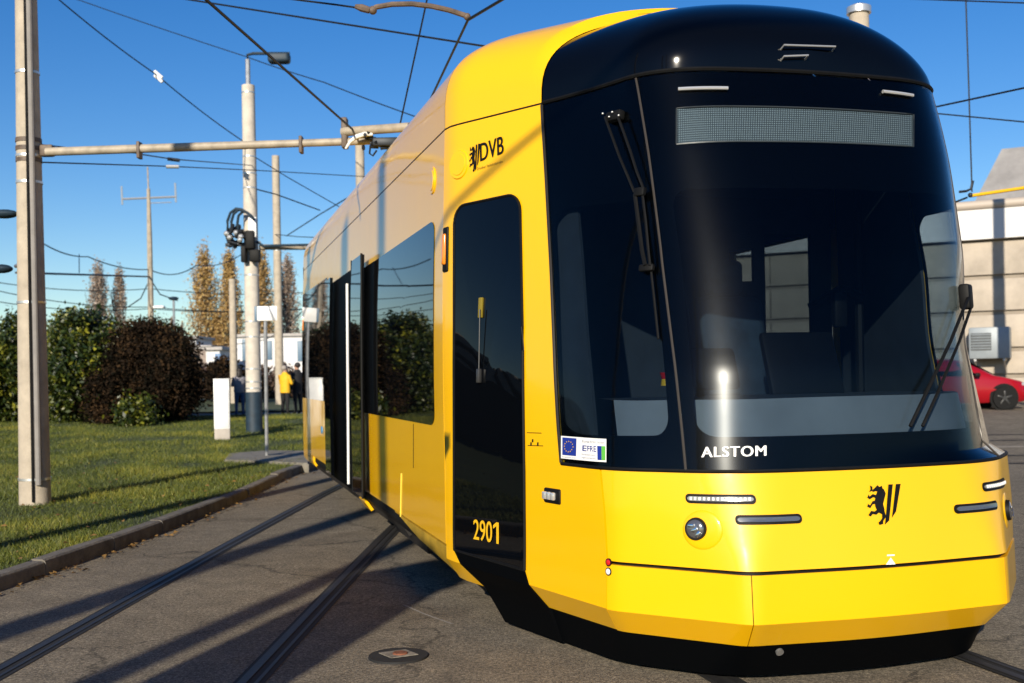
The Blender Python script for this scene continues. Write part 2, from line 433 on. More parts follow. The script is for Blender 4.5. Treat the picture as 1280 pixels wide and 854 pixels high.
for k in (-1, 1): rail(bm, off_line(track1, k*GA))
struct('tram_track', bm, [M_joint, M_rail])
bm = BM()
BX, BY = -math.sin(R(15.76)), math.cos(R(15.76))
N0 = Vector((1.863, 5.55, 0))
track2 = [Vector((N0.x-BX*s, N0.y-BY*s, 0)) for s in (9, 6, 3, 0, -3, -6)]
track2 += [Vector((-0.2, 12.8, 0)), Vector((-0.9, 15.5, 0)), Vector((-1.3, 18, 0))]
for k in (-1, 1): rail(bm, off_line(track2, k*GA), 0.006)
struct('tram_track', bm, [M_joint, M_rail])
bm = BM()                                                 # cross track at the right
for y0, y1 in ((18.2, 17.2), (19.75, 18.75), (23.3, 22.0), (24.85, 23.6)):
    rail(bm, [Vector((3, y0, 0)), Vector((12, (y0+y1)/2, 0)), Vector((40, y1-1.5, 0))], 0.0)
struct('tram_track', bm, [M_joint, M_rail])
bm = BM()
pts = resample([Vector((5, 21.5, 0)), Vector((14, 21.0, 0)), Vector((40, 19.5, 0))], 0.6)
strip(bm, pts, 0, 0.35, 0.007, 0); struct('concrete_strip', bm, mat('pale strip', (0.30, 0.26, 0.20), 0.9, var=0.25))
bm = BM(); pts = resample([gnd(505, 757), gnd(530, 768), gnd(566, 781)], 0.05)
strip(bm, pts, 0, 0.016, 0.004, 0); struct('road_marking', bm, mat('worn scratch', (0.24, 0.22, 0.19), 0.9, var=0.4, vscale=40))

# street cap (valve cover) in the asphalt
p = gnd(498, 821)
t = thing('valve_cover', 'round black valve cover with a pale diamond plate set in the asphalt', 'cover', (p.x, p.y, 0))
bm = BM(); add_cyl(bm, 0.172, 0.168, 0.012, TR(0, 0, -0.001), 40); obj('rim', bm, M_joint, t)
bm = BM(); q = [bm.verts.new((x, y, 0.014)) for x, y in ((-0.115, 0.03), (-0.03, -0.09), (0.115, -0.02), (0.03, 0.10))]
r_ = bmesh.ops.extrude_face_region(bm, geom=[bm.faces.new(q)]); 
for v_ in r_['geom']:
    if isinstance(v_, bmesh.types.BMVert): v_.co.z += 0.004
obj('plate', bm, mat('worn plate', (0.17, 0.15, 0.12), 0.8, var=0.5, vscale=25), t)
bm = BM(); add_cyl(bm, 0.045, 0.04, 0.01, TR(0.01, 0, 0.016), 20); obj('cap', bm, mat('rust', (0.16, 0.055, 0.025), 0.8, var=0.5, vscale=40), t)
# ================================================================== THE TRAM   local frame: x across (photo right), y towards the rear, z up
TH = R(15.76)
tram = thing('tram', 'long yellow tram with a black glass front standing on the asphalt', 'tram', (N0.x, N0.y, 0), TH)
def t2w(P):
    c, s = math.cos(TH), math.sin(TH); return Vector((N0.x+c*P[0]-s*P[1], N0.y+s*P[0]+c*P[1], P[2]))
SL = 12.9                                                  # rear end of the first car
# z, nose s, C1(s,t), C2(s,t), K(s,t left), K t right
LV = [  # z     nose   C1s   C1t    C2s   C2t    Ks    KtL    KtR   rounding C1, C2
    (0.03, 0.24, 0.32, 0.70, 0.80, 1.14, 2.47, 1.58, 1.27, 0.20, 0.15),
    (0.225, 0.125, 0.195, 0.70, 0.71, 1.16, 2.47, 1.61, 1.30, 0.06, 0.05),
    (0.36, 0.00, 0.06, 0.735, 0.62, 1.25, 2.47, 1.70, 1.38, 0.06, 0.05),
    (0.60, 0.015, 0.075, 0.735, 0.62, 1.240, 2.47, 1.70, 1.38, 0.08, 0.06),
    (0.85, 0.055, 0.12, 0.735, 0.62, 1.240, 2.47, 1.70, 1.38, 0.20, 0.10),
    (1.10, 0.105, 0.17, 0.75, 0.63, 1.235, 2.47, 1.70, 1.38, 0.28, 0.18),
    (1.60, 0.16, 0.26, 0.76, 0.78, 1.21, 2.47, 1.70, 1.38, 0.34, 0.26),
    (2.20, 0.335, 0.45, 0.77, 0.99, 1.15, 2.47, 1.69, 1.37, 0.38, 0.28),
    (2.80, 0.55, 0.65, 0.81, 1.23, 1.10, 2.47, 1.67, 1.36, 0.40, 0.30),
    (3.25, 0.72, 0.82, 0.84, 1.42, 1.06, 2.47, 1.655, 1.34, 0.40, 0.30),
    (3.40, 0.78, 0.88, 0.84, 1.48, 1.05, 2.47, 1.65, 1.33, 0.40, 0.30),
]
ZT = 3.25
def level(z):
    if z <= LV[0][0]: return LV[0]
    for a, b in zip(LV, LV[1:]):
        if z <= b[0]:
            f = (z-a[0])/(b[0]-a[0]); return tuple(x+(y-x)*f for x, y in zip(a, b))
    return LV[-1]
def S(p, z):
    L = level(z); _, ns, c1s, c1t, c2s, c2t, ks, kl, kr, r1, r2 = L
    # the far front corner as surveyed: the glass steps in behind a ledge at its foot and flares a little at the top
    ex = -0.085*smooth(1.085, 1.125, z)*(1-smooth(1.6, 2.3, z))+0.10*smooth(1.6, 3.1, z)
    K = [(-kl, SL), (-kl, ks), (-c2t, c2s), (-c1t, c1s), (0, ns), (c1t+ex, c1s-0.3*ex), (c2t+ex, c2s-0.3*ex), (kr, ks), (kr, SL)]
    RR = [0, 0.10, r2, r1, 0.5, r1, r2, 0.10, 0]
    p = min(8, max(0, p))
    i = min(7, int(p)); f = p-i
    ln = lambda k: math.hypot(K[k+1][0]-K[k][0], K[k+1][1]-K[k][1])
    def bez(k):
        da = min(0.45, RR[k]/ln(k-1)); db = min(0.45, RR[k]/ln(k))
        return da, db
    for k in (i, i+1):
        if 1 <= k <= 7:
            da, db = bez(k)
            x = p-k
            if -da < x < db:
                u = (x+da)/(da+db)
                A = [K[k][j]+(K[k-1][j]-K[k][j])*da for j in (0, 1)]; B = [K[k][j]+(K[k+1][j]-K[k][j])*db for j in (0, 1)]
                q = [A[j]*(1-u)**2+2*u*(1-u)*K[k][j]+B[j]*u*u for j in (0, 1)]
                return Vector((q[0], q[1], z))
    return Vector((K[i][0]+(K[i+1][0]-K[i][0])*f, K[i][1]+(K[i+1][1]-K[i][1])*f, z))
def Nn(p, z):
    e = 0.012; ez = 0.02
    a = S(p+e, z)-S(p-e, z); b = S(p, z+ez)-S(p, z-ez)
    return a.cross(b).normalized()
def SO(p, z, off): return S(p, z)+Nn(p, z)*off
def inv(u, v, p, z, off=0.0):
    """where on the tram's skin the survey point (u, v) lies"""
    for _ in range(60):
        f = proj(t2w(SO(p, z, off)))
        e = 1e-3
        fp = proj(t2w(SO(p+e, z, off))); fz = proj(t2w(SO(p, z+e, off)))
        a, b_, c, d = (fp[0]-f[0])/e, (fz[0]-f[0])/e, (fp[1]-f[1])/e, (fz[1]-f[1])/e
        D = a*d-b_*c
        if abs(D) < 1e-6: break
        du, dv = u-f[0], v-f[1]
        dp = (d*du-b_*dv)/D; dz = (-c*du+a*dv)/D
        k = min(1, 0.25/max(abs(dp), abs(dz), 1e-9)); p += dp*k; z += dz*k
        p = min(7.99, max(0.0, p)); z = min(3.39, max(0.05, z))
        if abs(du)+abs(dv) < 0.02: break
    return p, z
def guess(u, v):
    if u < 553: return (0.6, 1.6)
    if u < 690: return (1.5, 1.6)
    if u < 860: return (2.4, 1.6)
    if u < 1180: return (3.8, 1.6)
    return (5.0, 1.0)
def pz(u, v): return inv(u, v, *guess(u, v))
def lerp(a, b, f): return a+(b-a)*f
def frange(a, b, n): return [a+(b-a)*i/n for i in range(n+1)]

def patch(bm, rows, off=0.0, th=0.02, mi=0):
    """solid panel: rows of (p, z) points on the skin"""
    fr = [[bm.verts.new(SO(p, z, off)) for p, z in r] for r in rows]
    bk = [[bm.verts.new(SO(p, z, off-th)) for p, z in r] for r in rows]
    n, m = len(rows), len(rows[0])
    def face(*v):
        f = bm.faces.new(v); f.material_index = mi
    for j in range(n-1):
        for i in range(m-1):
            face(fr[j][i], fr[j][i+1], fr[j+1][i+1], fr[j+1][i]); face(bk[j][i], bk[j+1][i], bk[j+1][i+1], bk[j][i+1])
    for i in range(m-1):
        face(fr[0][i], bk[0][i], bk[0][i+1], fr[0][i+1]); face(fr[-1][i], fr[-1][i+1], bk[-1][i+1], bk[-1][i])
    for j in range(n-1):
        face(fr[j][0], fr[j+1][0], bk[j+1][0], bk[j][0]); face(fr[j][-1], bk[j][-1], bk[j+1][-1], fr[j+1][-1])
def ps(p0, p1, dens=14):
    return frange(p0, p1, max(2, int(abs(p1-p0)*dens)))
def rect(pl, pr, z0, z1, nz, dens=24, extra=()):
    zs = sorted(set(frange(z0, z1, nz)+[e for e in extra if z0 < e < z1]))
    f = lambda g, z: g(z) if callable(g) else g
    n = max(2, int(abs(f(pr, z0)-f(pl, z0))*dens))
    return [[(lerp(f(pl, z), f(pr, z), i/n), z) for i in range(n+1)] for z in zs]
def table(pts):
    pts = sorted(pts)                                      # (z, p)
    def g(z):
        if z <= pts[0][0]: return pts[0][1]
        for a, b in zip(pts, pts[1:]):
            if z <= b[0]: return a[1]+(b[1]-a[1])*(z-a[0])/(b[0]-a[0])
        return pts[-1][1]
    return g
def round_outline(r, n=6, rc=(1, 1, 1, 1), asp=1.0):
    """unit rounded rectangle, corner radius r of the height; asp = width/height"""
    rx = r/asp; ry = r; out = []
    for (cx, cy, a0, k) in ((1, 0, -90, 0), (1, 1, 0, 1), (0, 1, 90, 2), (0, 0, 180, 3)):
        s = rc[k]; x0 = cx-(rx*s if cx else -rx*s); y0 = cy-(ry*s if cy else -ry*s)
        for i in range(n+1):
            a = R(a0+90*i/n); out.append((x0+math.cos(a)*rx*s, y0+math.sin(a)*ry*s))
    return out
def dense(out, k=5):
    r = []
    for a, b in zip(out, out[1:]+out[:1]):
        L = math.hypot(b[0]-a[0], b[1]-a[1]); n = max(1, int(L*k*2))
        r += [(lerp(a[0], b[0], i/n), lerp(a[1], b[1], i/n)) for i in range(n)]
    return r
def quadmap(q):
    """bilinear (x, y) -> (p, z) over corners BL, BR, TR, TL"""
    def m(x, y):
        a = [lerp(q[0][j], q[1][j], x) for j in (0, 1)]; b = [lerp(q[3][j], q[2][j], x) for j in (0, 1)]
        return lerp(a[0], b[0], y), lerp(a[1], b[1], y)
    return m
def rpatch(bm, q, r=0.1, off=0.004, th=0.008, rc=(1, 1, 1, 1), asp=1.0, rings=5, mi=0, kd=5):
    m = quadmap(q); out = dense(round_outline(r, 6, rc, asp), kd)
    loops = []
    for k in range(rings):
        f = 1-k/rings
        loops.append([bm.verts.new(SO(*m(0.5+(x-0.5)*f, 0.5+(y-0.5)*f), off)) for x, y in out])
    c = bm.verts.new(SO(*m(0.5, 0.5), off)); n = len(out)
    back = [bm.verts.new(SO(*m(x, y), off-th)) for x, y in out]
    def face(*v):
        f = bm.faces.new(v); f.material_index = mi
    for k in range(rings-1):
        for i in range(n): face(loops[k][i], loops[k][(i+1) % n], loops[k+1][(i+1) % n], loops[k+1][i])
    for i in range(n):
        face(loops[-1][i], loops[-1][(i+1) % n], c); face(loops[0][(i+1) % n], loops[0][i], back[i], back[(i+1) % n])
def ringpatch(bm, q_out, q_in, r=0.1, off=-0.006, asp=1.0, rings=10, r_out=0.0, kd=8):
    """black printed border: from an outer (p,z) quad to an inner rounded opening"""
    mi_, mo = quadmap(q_in), quadmap(q_out)
    o1 = dense(round_outline(r, 8, asp=asp), kd); loops = []
    o2 = []
    for x, y in o1:
        cx, cy = x-0.5, y-0.5; k = 0.5/max(abs(cx), abs(cy)); o2.append((0.5+cx*k, 0.5+cy*k))
    for k in range(rings+1):
        f = k/rings; L = []
        for a, b in zip(o1, o2):
            pa = mi_(*a); pb = mo(*b); L.append(bm.verts.new(SO(lerp(pa[0], pb[0], f), lerp(pa[1], pb[1], f), off)))
        loops.append(L)
    n = len(o1)
    for k in range(rings):
        for i in range(n): bm.faces.new((loops[k][i], loops[k+1][i], loops[k+1][(i+1) % n], loops[k][(i+1) % n]))
def frame(p, z, off=0.0, mirror=False):
    o = SO(p, z, off); n = Nn(p, z); e = 0.01
    a = (S(p+e, z)-S(p-e, z)).normalized(); b = n.cross(a)
    M = Matrix((a, b, n)).transposed().to_4x4(); M.translation = o
    return M                                                # x along the skin, y up the skin, z outwards
def FP(u, v, off=0.0): return frame(*pz(u, v), off)
mir = lambda q: (8-q[0], q[1])

# ---- black structure behind the panels, so that joints read dark
bm = BM()
patch(bm, rect(0.0, 8.0, 0.28, 1.06, 4, 26, (0.29, 0.36, 0.5, 0.6, 0.7, 0.85)), off=-0.03, th=0.03)
obj('inner_shell', bm, M_rub, tram)
# ---- yellow cab side, with the black glass let in in front of it
g_left = table([(z, p) for p, z in (pz(678, 140), pz(683, 220), pz(689, 330), pz(694, 450), pz(698, 530), pz(702, 578))])
pb_, zb_ = pz(757, 588)
ZG = 1.115                                                 # foot of the glass
P_SEAM = pz(757, 660)[0]
#print('seam p', P_SEAM, 'glass foot', pb_, zb_, 'gl', g_left(ZG), g_left(3.2))
def cab_side(right):
    m = mir if right else (lambda q: q)
    fix = lambda rows: [[m(q) for q in (reversed(r) if right else r)] for r in rows]
    bm = BM()
    pg = g_left(ZG)
    patch(bm, fix(rect(1.0, pg, 0.225, ZG, 8, 24, (0.36,))), 0, 0.022)
    patch(bm, fix(rect(pg, P_SEAM-0.007, 0.225, ZG-0.03, 8, 24, (0.36,))), 0, 0.022)
    patch(bm, fix(rect(1.0, lambda z: g_left(z)-0.006, ZG, ZT-0.008, 20, 24)), 0, 0.022)
    bmesh.ops.remove_doubles(bm, verts=bm.verts, dist=0.0015)
    return obj('cab_side_panel', bm, M_yel, tram, smooth_ang=20)
side_l = cab_side(False); side_r = cab_side(True)
# ---- hood and bumper
bm = BM(); patch(bm, rect(P_SEAM+0.007, 8-P_SEAM-0.007, 0.612, ZG-0.03, 8, 26, (0.85,)), 0, 0.022); hood = obj('hood_panel', bm, M_yel, tram)
pc = pz(941, 760)[0]
#print('bumper joint p', pc)
for a, b in ((P_SEAM+0.004, pc-0.003), (pc+0.003, 8-pc-0.003), (8-pc+0.003, 8-P_SEAM-0.004)):
    bm = BM(); patch(bm, rect(a, b, 0.225, 0.594, 5, 26, (0.29, 0.36)), 0.004, 0.03); obj('bumper_section', bm, M_yel, tram, smooth_ang=20)
# ---- black skirt under cab
bm = BM(); patch(bm, rect(1.30, 6.98, 0.032, 0.222, 4, 26), -0.012, 0.03)
obj('skirt', bm, M_frit, tram)
# ---- windscreen, quarter windows with printed borders
pil = table([(z, p) for p, z in (pz(797, 108), pz(812, 200), pz(828, 330), pz(843, 450), pz(857, 585))])
ZC = 3.235
def glass_set(name, pl, pr, zin, inner_px, asp, r, parent, right=False, tint=M_scr):
    m = mir if right else (lambda q: q)
    fix = lambda rows: [[m(q) for q in (reversed(rw) if right else rw)] for rw in rows]
    bm = BM(); patch(bm, fix(rect(pl, pr, ZG-0.022, ZC, 40, 40)), 0.002, 0.006)
    g = obj(name, bm, tint, parent)
    return g
ws = glass_set('windscreen', lambda z: pil(z)+0.006, lambda z: 8-pil(z)-0.006, 0, 0, 1, 0, tram)
qw = glass_set('quarter_window', lambda z: g_left(z)+0.004, lambda z: pil(z)-0.006, 0, 0, 1, 0, tram)
qr = glass_set('quarter_window', lambda z: g_left(z)+0.004, lambda z: pil(z)-0.006, 0, 0, 1, 0, tram, True)
# printed borders
def border(name, pl, pr, q_in, r, asp, parent, right=False):
    m = mir if right else (lambda q: q)
    # outer boundary follows curved edges: use a finely stepped quad by mapping through functions
    bm = BM(); o1 = dense(round_outline(r, 8, asp=asp), 14); mi_ = quadmap(q_in); loops = []
    z0, z1 = ZG-0.02, ZC
    for k in range(15):
        f = k/14; L = []
        for x, y in o1:
            cx, cy = x-0.5, y-0.5; kk = 0.5/max(abs(cx), abs(cy)); bx, by = 0.5+cx*kk, 0.5+cy*kk
            z = lerp(z0, z1, by); po = (lerp(pl(z), pr(z), bx), z); pi_ = mi_(x, y)
            q = (lerp(pi_[0], po[0], f), lerp(pi_[1], po[1], f)); L.append(bm.verts.new(SO(*m(q), -0.010)))
        loops.append(L)
    n = len(o1)
    for k in range(14):
        for i in range(n):
            v = (loops[k][i], loops[k+1][i], loops[k+1][(i+1) % n], loops[k][(i+1) % n])
            bm.faces.new(v if right else tuple(reversed(v)))
    bmesh.ops.recalc_face_normals(bm, faces=bm.faces)
    return obj(name, bm, M_frit, parent)
qi_f = [pz(870, 546), None, None, pz(838, 238)]
qi_f[1] = mir(qi_f[0]); qi_f[2] = mir(qi_f[3])
border('printed_border', lambda z: pil(z)+0.006, lambda z: 8-pil(z)-0.006, qi_f, 0.07, 1.1, ws)
qi_q = [pz(703, 542), pz(836, 544), pz(806, 250), pz(691, 262)]
border('printed_border', lambda z: g_left(z)+0.004, lambda z: pil(z)-0.006, qi_q, 0.08, 0.5, qw)
border('printed_border', lambda z: g_left(z)+0.004, lambda z: pil(z)-0.006, [qi_q[0], qi_q[1], qi_q[2], qi_q[3]], 0.08, 0.5, qr, True)
# thin joint between panes: dark profile
for rt in (False, True):
    m = mir if rt else (lambda q: q)
    bm = BM(); add_tube(bm, [SO(*m((pil(z), z)), 0.001) for z in frange(ZG-0.02, ZC, 24)], 0.007, 6); obj('glazing_strip', bm, mat('glazing bead', (0.06, 0.05, 0.04), 0.4, 0.3), tram)
    bm = BM(); add_tube(bm, [SO(*m((g_left(z)-0.001, z)), 0.002) for z in frange(ZG-0.02, ZC, 24)], 0.010, 6); obj('glazing_strip', bm, mat('edge seal', (0.03, 0.024, 0.016), 0.3, 0.3), tram)
bm = BM(); add_tube(bm, [SO(p, ZG-0.025, 0.0) for p in frange(g_left(ZG), 8-g_left(ZG), 90)], 0.010, 6); obj('glass_seal', bm, M_rub, tram)
# ---- roof: arches across the tram; black dome in front of a yellow hoop
ph = pz(679, 134)[0]; sh = S(ph, ZT).y; sn = S(4, ZT).y
#print('hoop p', ph, 's', sh)
HR = 0.71; SE = 2/3.2
def SEP(p, c): return 2/((2.26 if p > ph-0.013 else lerp(3.3, 2.26, max(0, min(1, (p-1)/(ph-1)))))+0.48*c*max(0, min(1, (p-1)/(ph-1))))
def arch(p, f, z0=ZT+0.004, dz=0.0, out=0.0):
    a = math.pi*f
    L = SO(p, ZT, out); Q = SO(8-p, ZT, out); M_ = (L+Q)/2
    H = HC = 0.585 if p > ph-0.013 else lerp(0.71, 0.665, max(0, min(1, (p-1)/(ph-1)))); SE = SEP(p, math.cos(a))
    if L.y < sh: H = HC*(max(0, 1-((sh-L.y)/(sh-sn+0.02))**2.3))**0.46
    ca, sa = math.cos(a), math.sin(a); ca = math.copysign(abs(ca)**SE, ca); sa = max(0.0, sa)**SE
    P = M_+(L-M_)*ca
    return Vector((P.x, P.y, z0+(H+dz)*sa))
def arches(bm, plist, nf=40, out=0.0, dz=0.0):
    g = [[bm.verts.new(arch(p, i/nf, out=out, dz=dz)) for i in range(nf+1)] for p in plist]
    for j in range(len(g)-1):
        for i in range(nf): bm.faces.new((g[j][i], g[j][i+1], g[j+1][i+1], g[j+1][i]))
    bmesh.ops.remove_doubles(bm, verts=bm.verts, dist=0.0005)
    bmesh.ops.recalc_face_normals(bm, faces=bm.faces)
bm = BM(); arches(bm, frange(1.0, ph-0.012, 14)); obj('cab_roof', bm, M_yel, tram)
bm = BM(); arches(bm, frange(0.0, 0.997, 20)); obj('roof_panel', bm, M_yel, tram)
bm = BM(); arches(bm, frange(ph-0.03, ph+0.05, 3), out=-0.03, dz=-0.03); obj('roof_joint', bm, M_rub, tram)
pl_ = frange(ph, 3.0, 22)[:-1]+frange(3.0, 3.8, 26)[:-1]+[3.8+0.2*(1-(1-i/20)**2) for i in range(21)]
bm = BM(); arches(bm, pl_, 56, out=0.002, dz=-0.008); obj('roof_cap', bm, M_blk, tram, smooth_ang=50)
# lip under the cap
bm = BM(); add_tube(bm, [SO(p, ZT+0.0, 0.004) for p in frange(ph, 8-ph, 80)], 0.012, 6); obj('cap_seal', bm, M_rub, tram)
bm = BM(); add_tube(bm, [SO(p, ZT-0.003, -0.012) for p in frange(0, ph, 40)], 0.014, 6); obj('roof_gutter', bm, M_rub, tram)
# grab handles on the black cap
for dzv in (62, 76):
    bm = BM()
    best = []
    for uu in (976, 1040):
        def solve(u, v):
            p, f = 3.9, 0.45
            for _ in range(80):
                e = 1e-3; c = proj(t2w(arch(p, f))); cp = proj(t2w(arch(p+e, f))); cf = proj(t2w(arch(p, f+e)))
                a, b_, c_, d = (cp[0]-c[0])/e, (cf[0]-c[0])/e, (cp[1]-c[1])/e, (cf[1]-c[1])/e
                D = a*d-b_*c_
                if abs(D) < 1e-6: break
                du, dv = u-c[0], v-c[1]
                dp, df = (d*du-b_*dv)/D, (-c_*du+a*dv)/D; k = min(1, 0.03/max(abs(dp), abs(df), 1e-9)); p += dp*k; f += df*k
                p = min(3.995, max(ph, p)); f = min(0.98, max(0.02, f))
            return arch(p, f)
        best.append(solve(uu, dzv+0.03*(uu-976)))
    a, b_ = best; o_ = Vector((0, -0.035, 0.015))
    add_tube(bm, [a, a+o_, b_+o_, b_], 0.006, 8)
    obj('grab_handle', bm, M_alu, tram)
# roof antenna pod
bm = BM(); q = arch(ph+0.1, 0.60); add_box(bm, (0.13, 0.2, 0.09), TR(q.x+0.05, q.y+0.25, q.z+0.06), 0.02); obj('roof_antenna', bm, M_rub, tram)

# ---- passenger section, near side
side = rect(0.0, 0.997, 0.455, ZT-0.008, 10, 40)
bm = BM(); patch(bm, side, 0, 0.02); obj('side_panel', bm, M_yel, tram)
bm = BM(); q = [pz(523, 664), pz(566, 686), pz(588, 716), pz(560, 700)]
# sloping lower edge in front of the passenger part
pk0 = pz(500, 640)[0]
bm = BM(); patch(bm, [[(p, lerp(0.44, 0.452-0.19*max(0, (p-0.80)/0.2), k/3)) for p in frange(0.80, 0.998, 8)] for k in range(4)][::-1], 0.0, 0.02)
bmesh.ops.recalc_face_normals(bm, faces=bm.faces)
obj('lower_side_panel', bm, mat('darker yellow paint', (0.42, 0.26, 0.02), 0.45, var=0.25, vscale=5), tram)  # mottled yellow, darker than the body paint
# far side: panels round see-through windows
zw0, zw1 = 1.30, 2.62
bm = BM(); patch(bm, rect(7.003, 8.0, 0.455, zw0, 4, 30), 0, 0.02); patch(bm, rect(7.003, 8.0, zw1, ZT-0.008, 3, 30), 0, 0.02)
wins = [(7.02, 7.17), (7.19, 7.36), (7.40, 7.58), (7.62, 7.78), (7.82, 7.98)]
edges = [7.003]+[e for w in wins for e in w]+[8.0]
for i in range(0, len(edges), 2): patch(bm, rect(edges[i], edges[i+1], zw0, zw1, 4, 40), 0, 0.02)
obj('side_panel', bm, M_yel, tram)
for a, b in wins:
    bm = BM(); patch(bm, rect(a-0.004, b+0.004, zw0-0.03, zw1+0.03, 4, 40), 0.006, 0.005); obj('passenger_window', bm, M_win, tram)
# rear end bulkhead and floor
bm = BM(); add_box(bm, (3.0, 0.05, 2.9), TR(-0.16, SL-0.03, 1.85)); add_box(bm, (2.4, 9.8, 0.06), TR(-0.1, 7.9, 0.40)); 
obj('car_floor', bm, M_int, tram)
bm = BM(); add_box(bm, (2.3, 0.5, 2.6), TR(-0.16, SL+0.25, 1.9), 0.05)
for k in range(5): add_box(bm, (2.5, 0.04, 2.75), TR(-0.16, SL+0.04+0.1*k, 1.9), 0.015)
obj('gangway_bellows', bm, M_rub, tram)

def panel_px(px, r=0.08, off=0.005, th=0.012, rc=(1, 1, 1, 1), asp=1.0, m=M_blkglass, name='passenger_window', parent=tram, mi=0):
    q = [pz(*c) for c in px]
    bm = BM(); rpatch(bm, q, r, off, th, rc, asp); return obj(name, bm, m, parent), q
w1, q1 = panel_px(((452, 515), (543.5, 532), (543.5, 275), (452, 338)), 0.055, asp=1.6, rc=(1, 1, 0.3, 0.3))
bm = BM(); patch(bm, rect(pz(450, 450)[0], pz(469, 450)[0], q1[0][1]+0.01, q1[2][1]-0.02, 4, 60), 0.016, 0.012); obj('window_pillar', bm, M_frit, tram)
w2, q2 = panel_px(((378.5, 497), (409, 502), (409, 347), (378.5, 369)), 0.04, asp=1.8, rc=(0.3, 0.3, 0.6, 0.6))
# pale vertical inner reflector of the far window frame is real trim
#print('win z', q1, q2)
# door opening: black sheet painting its shaded inside, sliding-plug leaf standing proud, white grab pole
pa_, pb2 = pz(409, 450)[0], pz(452, 450)[0]
ztop = pz(430, 344)[1]
bm = BM(); patch(bm, rect(pa_+0.002, pb2, 0.378, ztop, 6, 60), 0.006, 0.02); pd = obj('dark_doorway_sheet', bm, M_frit, tram)
bm = BM(); pe0, pe1 = inv(438, 450, 0.4, 1.6, 0.09)[0], inv(450, 450, 0.4, 1.6, 0.09)[0]
rows = rect(pe0, pe1, 0.43, ztop+0.02, 6, 120); patch(bm, rows, 0.09, 0.035); dl = obj('passenger_door', bm, M_blkglass, tram)
bm = BM(); 
for pp in (pe0, pe1): add_tube(bm, [SO(pp, z, 0.085) for z in (0.42, ztop+0.03)], 0.012, 6)
obj('door_edge', bm, M_rub, dl)
pe2 = inv(411.5, 450, 0.3, 1.6, 0.09)[0]; pe3 = inv(405, 450, 0.28, 1.6, 0.09)[0]
bm = BM(); patch(bm, rect(pe3, pe2, 0.43, ztop+0.02, 6, 200), 0.09, 0.035); dl2 = obj('passenger_door', bm, M_blkglass, tram)
ppole = inv(433.5, 480, 0.4, 1.6, 0.06)[0]
bm = BM(); add_tube(bm, [SO(ppole, z, 0.06) for z in (0.45, ztop-0.16)], 0.014, 8); obj('grab_pole', bm, M_whitep, tram)
bm = BM(); M = frame(pz(404, 526)[0]+0.004, pz(404, 526)[1]-0.12, 0.02); add_cyl(bm, 0.05, 0.05, 0.012, M, 20); obj('door_button', bm, mat('button blue', (0.02, 0.25, 0.6), 0.3), tram)
bm = BM(); M = frame(*pz(412, 510), 0.02); add_box(bm, (0.10, 0.12, 0.02), M, 0.008); obj('door_plate', bm, M_yel, tram)
# door sill and side rail under the doors
bm = BM(); patch(bm, rect(0.02, 0.80, 0.22, 0.44, 3, 40), -0.03, 0.05); obj('sill_beam', bm, M_dark, tram)
for p0, p1 in ((0.585, 0.625),):
    bm = BM(); patch(bm, rect(p0, p1, 0.24, 0.34, 2, 60), 0.01, 0.03)
    obj('step_light', bm, M_yel, tram)
bm = BM(); patch(bm, rect(0.0, 0.14, 0.30, 0.45, 3, 40), 0.0, 0.03); obj('rear_corner_skirt', bm, M_yel, tram)
# amber marker on the far corner
bm = BM(); M = frame(0.012, pz(379, 405)[1], 0.0); add_box(bm, (0.05, 0.22, 0.03), M, 0.012); obj('side_marker', bm, M_orange, tram)
# bogie gear and underframe boxes
rb = random.Random(4)
for i in range(26):
    bm = BM()
    p = rb.uniform(0.62, 0.97); z = rb.uniform(0.20, 0.42); M = frame(p, z, -0.15)
    if rb.random() < 0.55: add_box(bm, (rb.uniform(0.05, 0.22), rb.uniform(0.04, 0.14), rb.uniform(0.05, 0.2)), M, 0.008)
    else: add_cyl(bm, rb.uniform(0.02, 0.06), rb.uniform(0.02, 0.05), rb.uniform(0.05, 0.16), M, 12)
    obj('running_gear', bm, M_dirt, tram)
bm = BM()
patch(bm, rect(0.80, 1.15, 0.12, 0.40, 4, 40), -0.14, 0.05); patch(bm, rect(0.72, 0.86, 0.16, 0.40, 3, 40), -0.06, 0.03)
add_box(bm, (2.3, 9.5, 0.2), TR(-0.16, 7.4, 0.32)); obj('underframe', bm, M_dark, tram)
for ys in (3.9, 5.8, 10.3, 11.9):
    for sx in (-1, 1):
        bm = BM(); add_cyl(bm, 0.30, 0.30, 0.12, TR(-0.02+sx*0.72-0.06, ys, 0.30) @ Matrix.Rotation(R(90), 4, 'Y'), 32); obj('wheel', bm, M_dirt, tram)
# panel joints on the yellow side
def line_px(a, b, w, m, name, parent=tram, off=0.0015, n=12):
    bm = BM(); A = pz(*a); B = pz(*b); add_tube(bm, [SO(lerp(A[0], B[0], i/n), lerp(A[1], B[1], i/n), off) for i in range(n+1)], w, 5); return obj(name, bm, m, parent)
line_px((517, 530), (517, 585), 0.003, M_rub, 'panel_joint'); line_px((502, 592), (501, 646), 0.006, mat('panel edge', (0.85, 0.66, 0.10), 0.3), 'panel_joint')

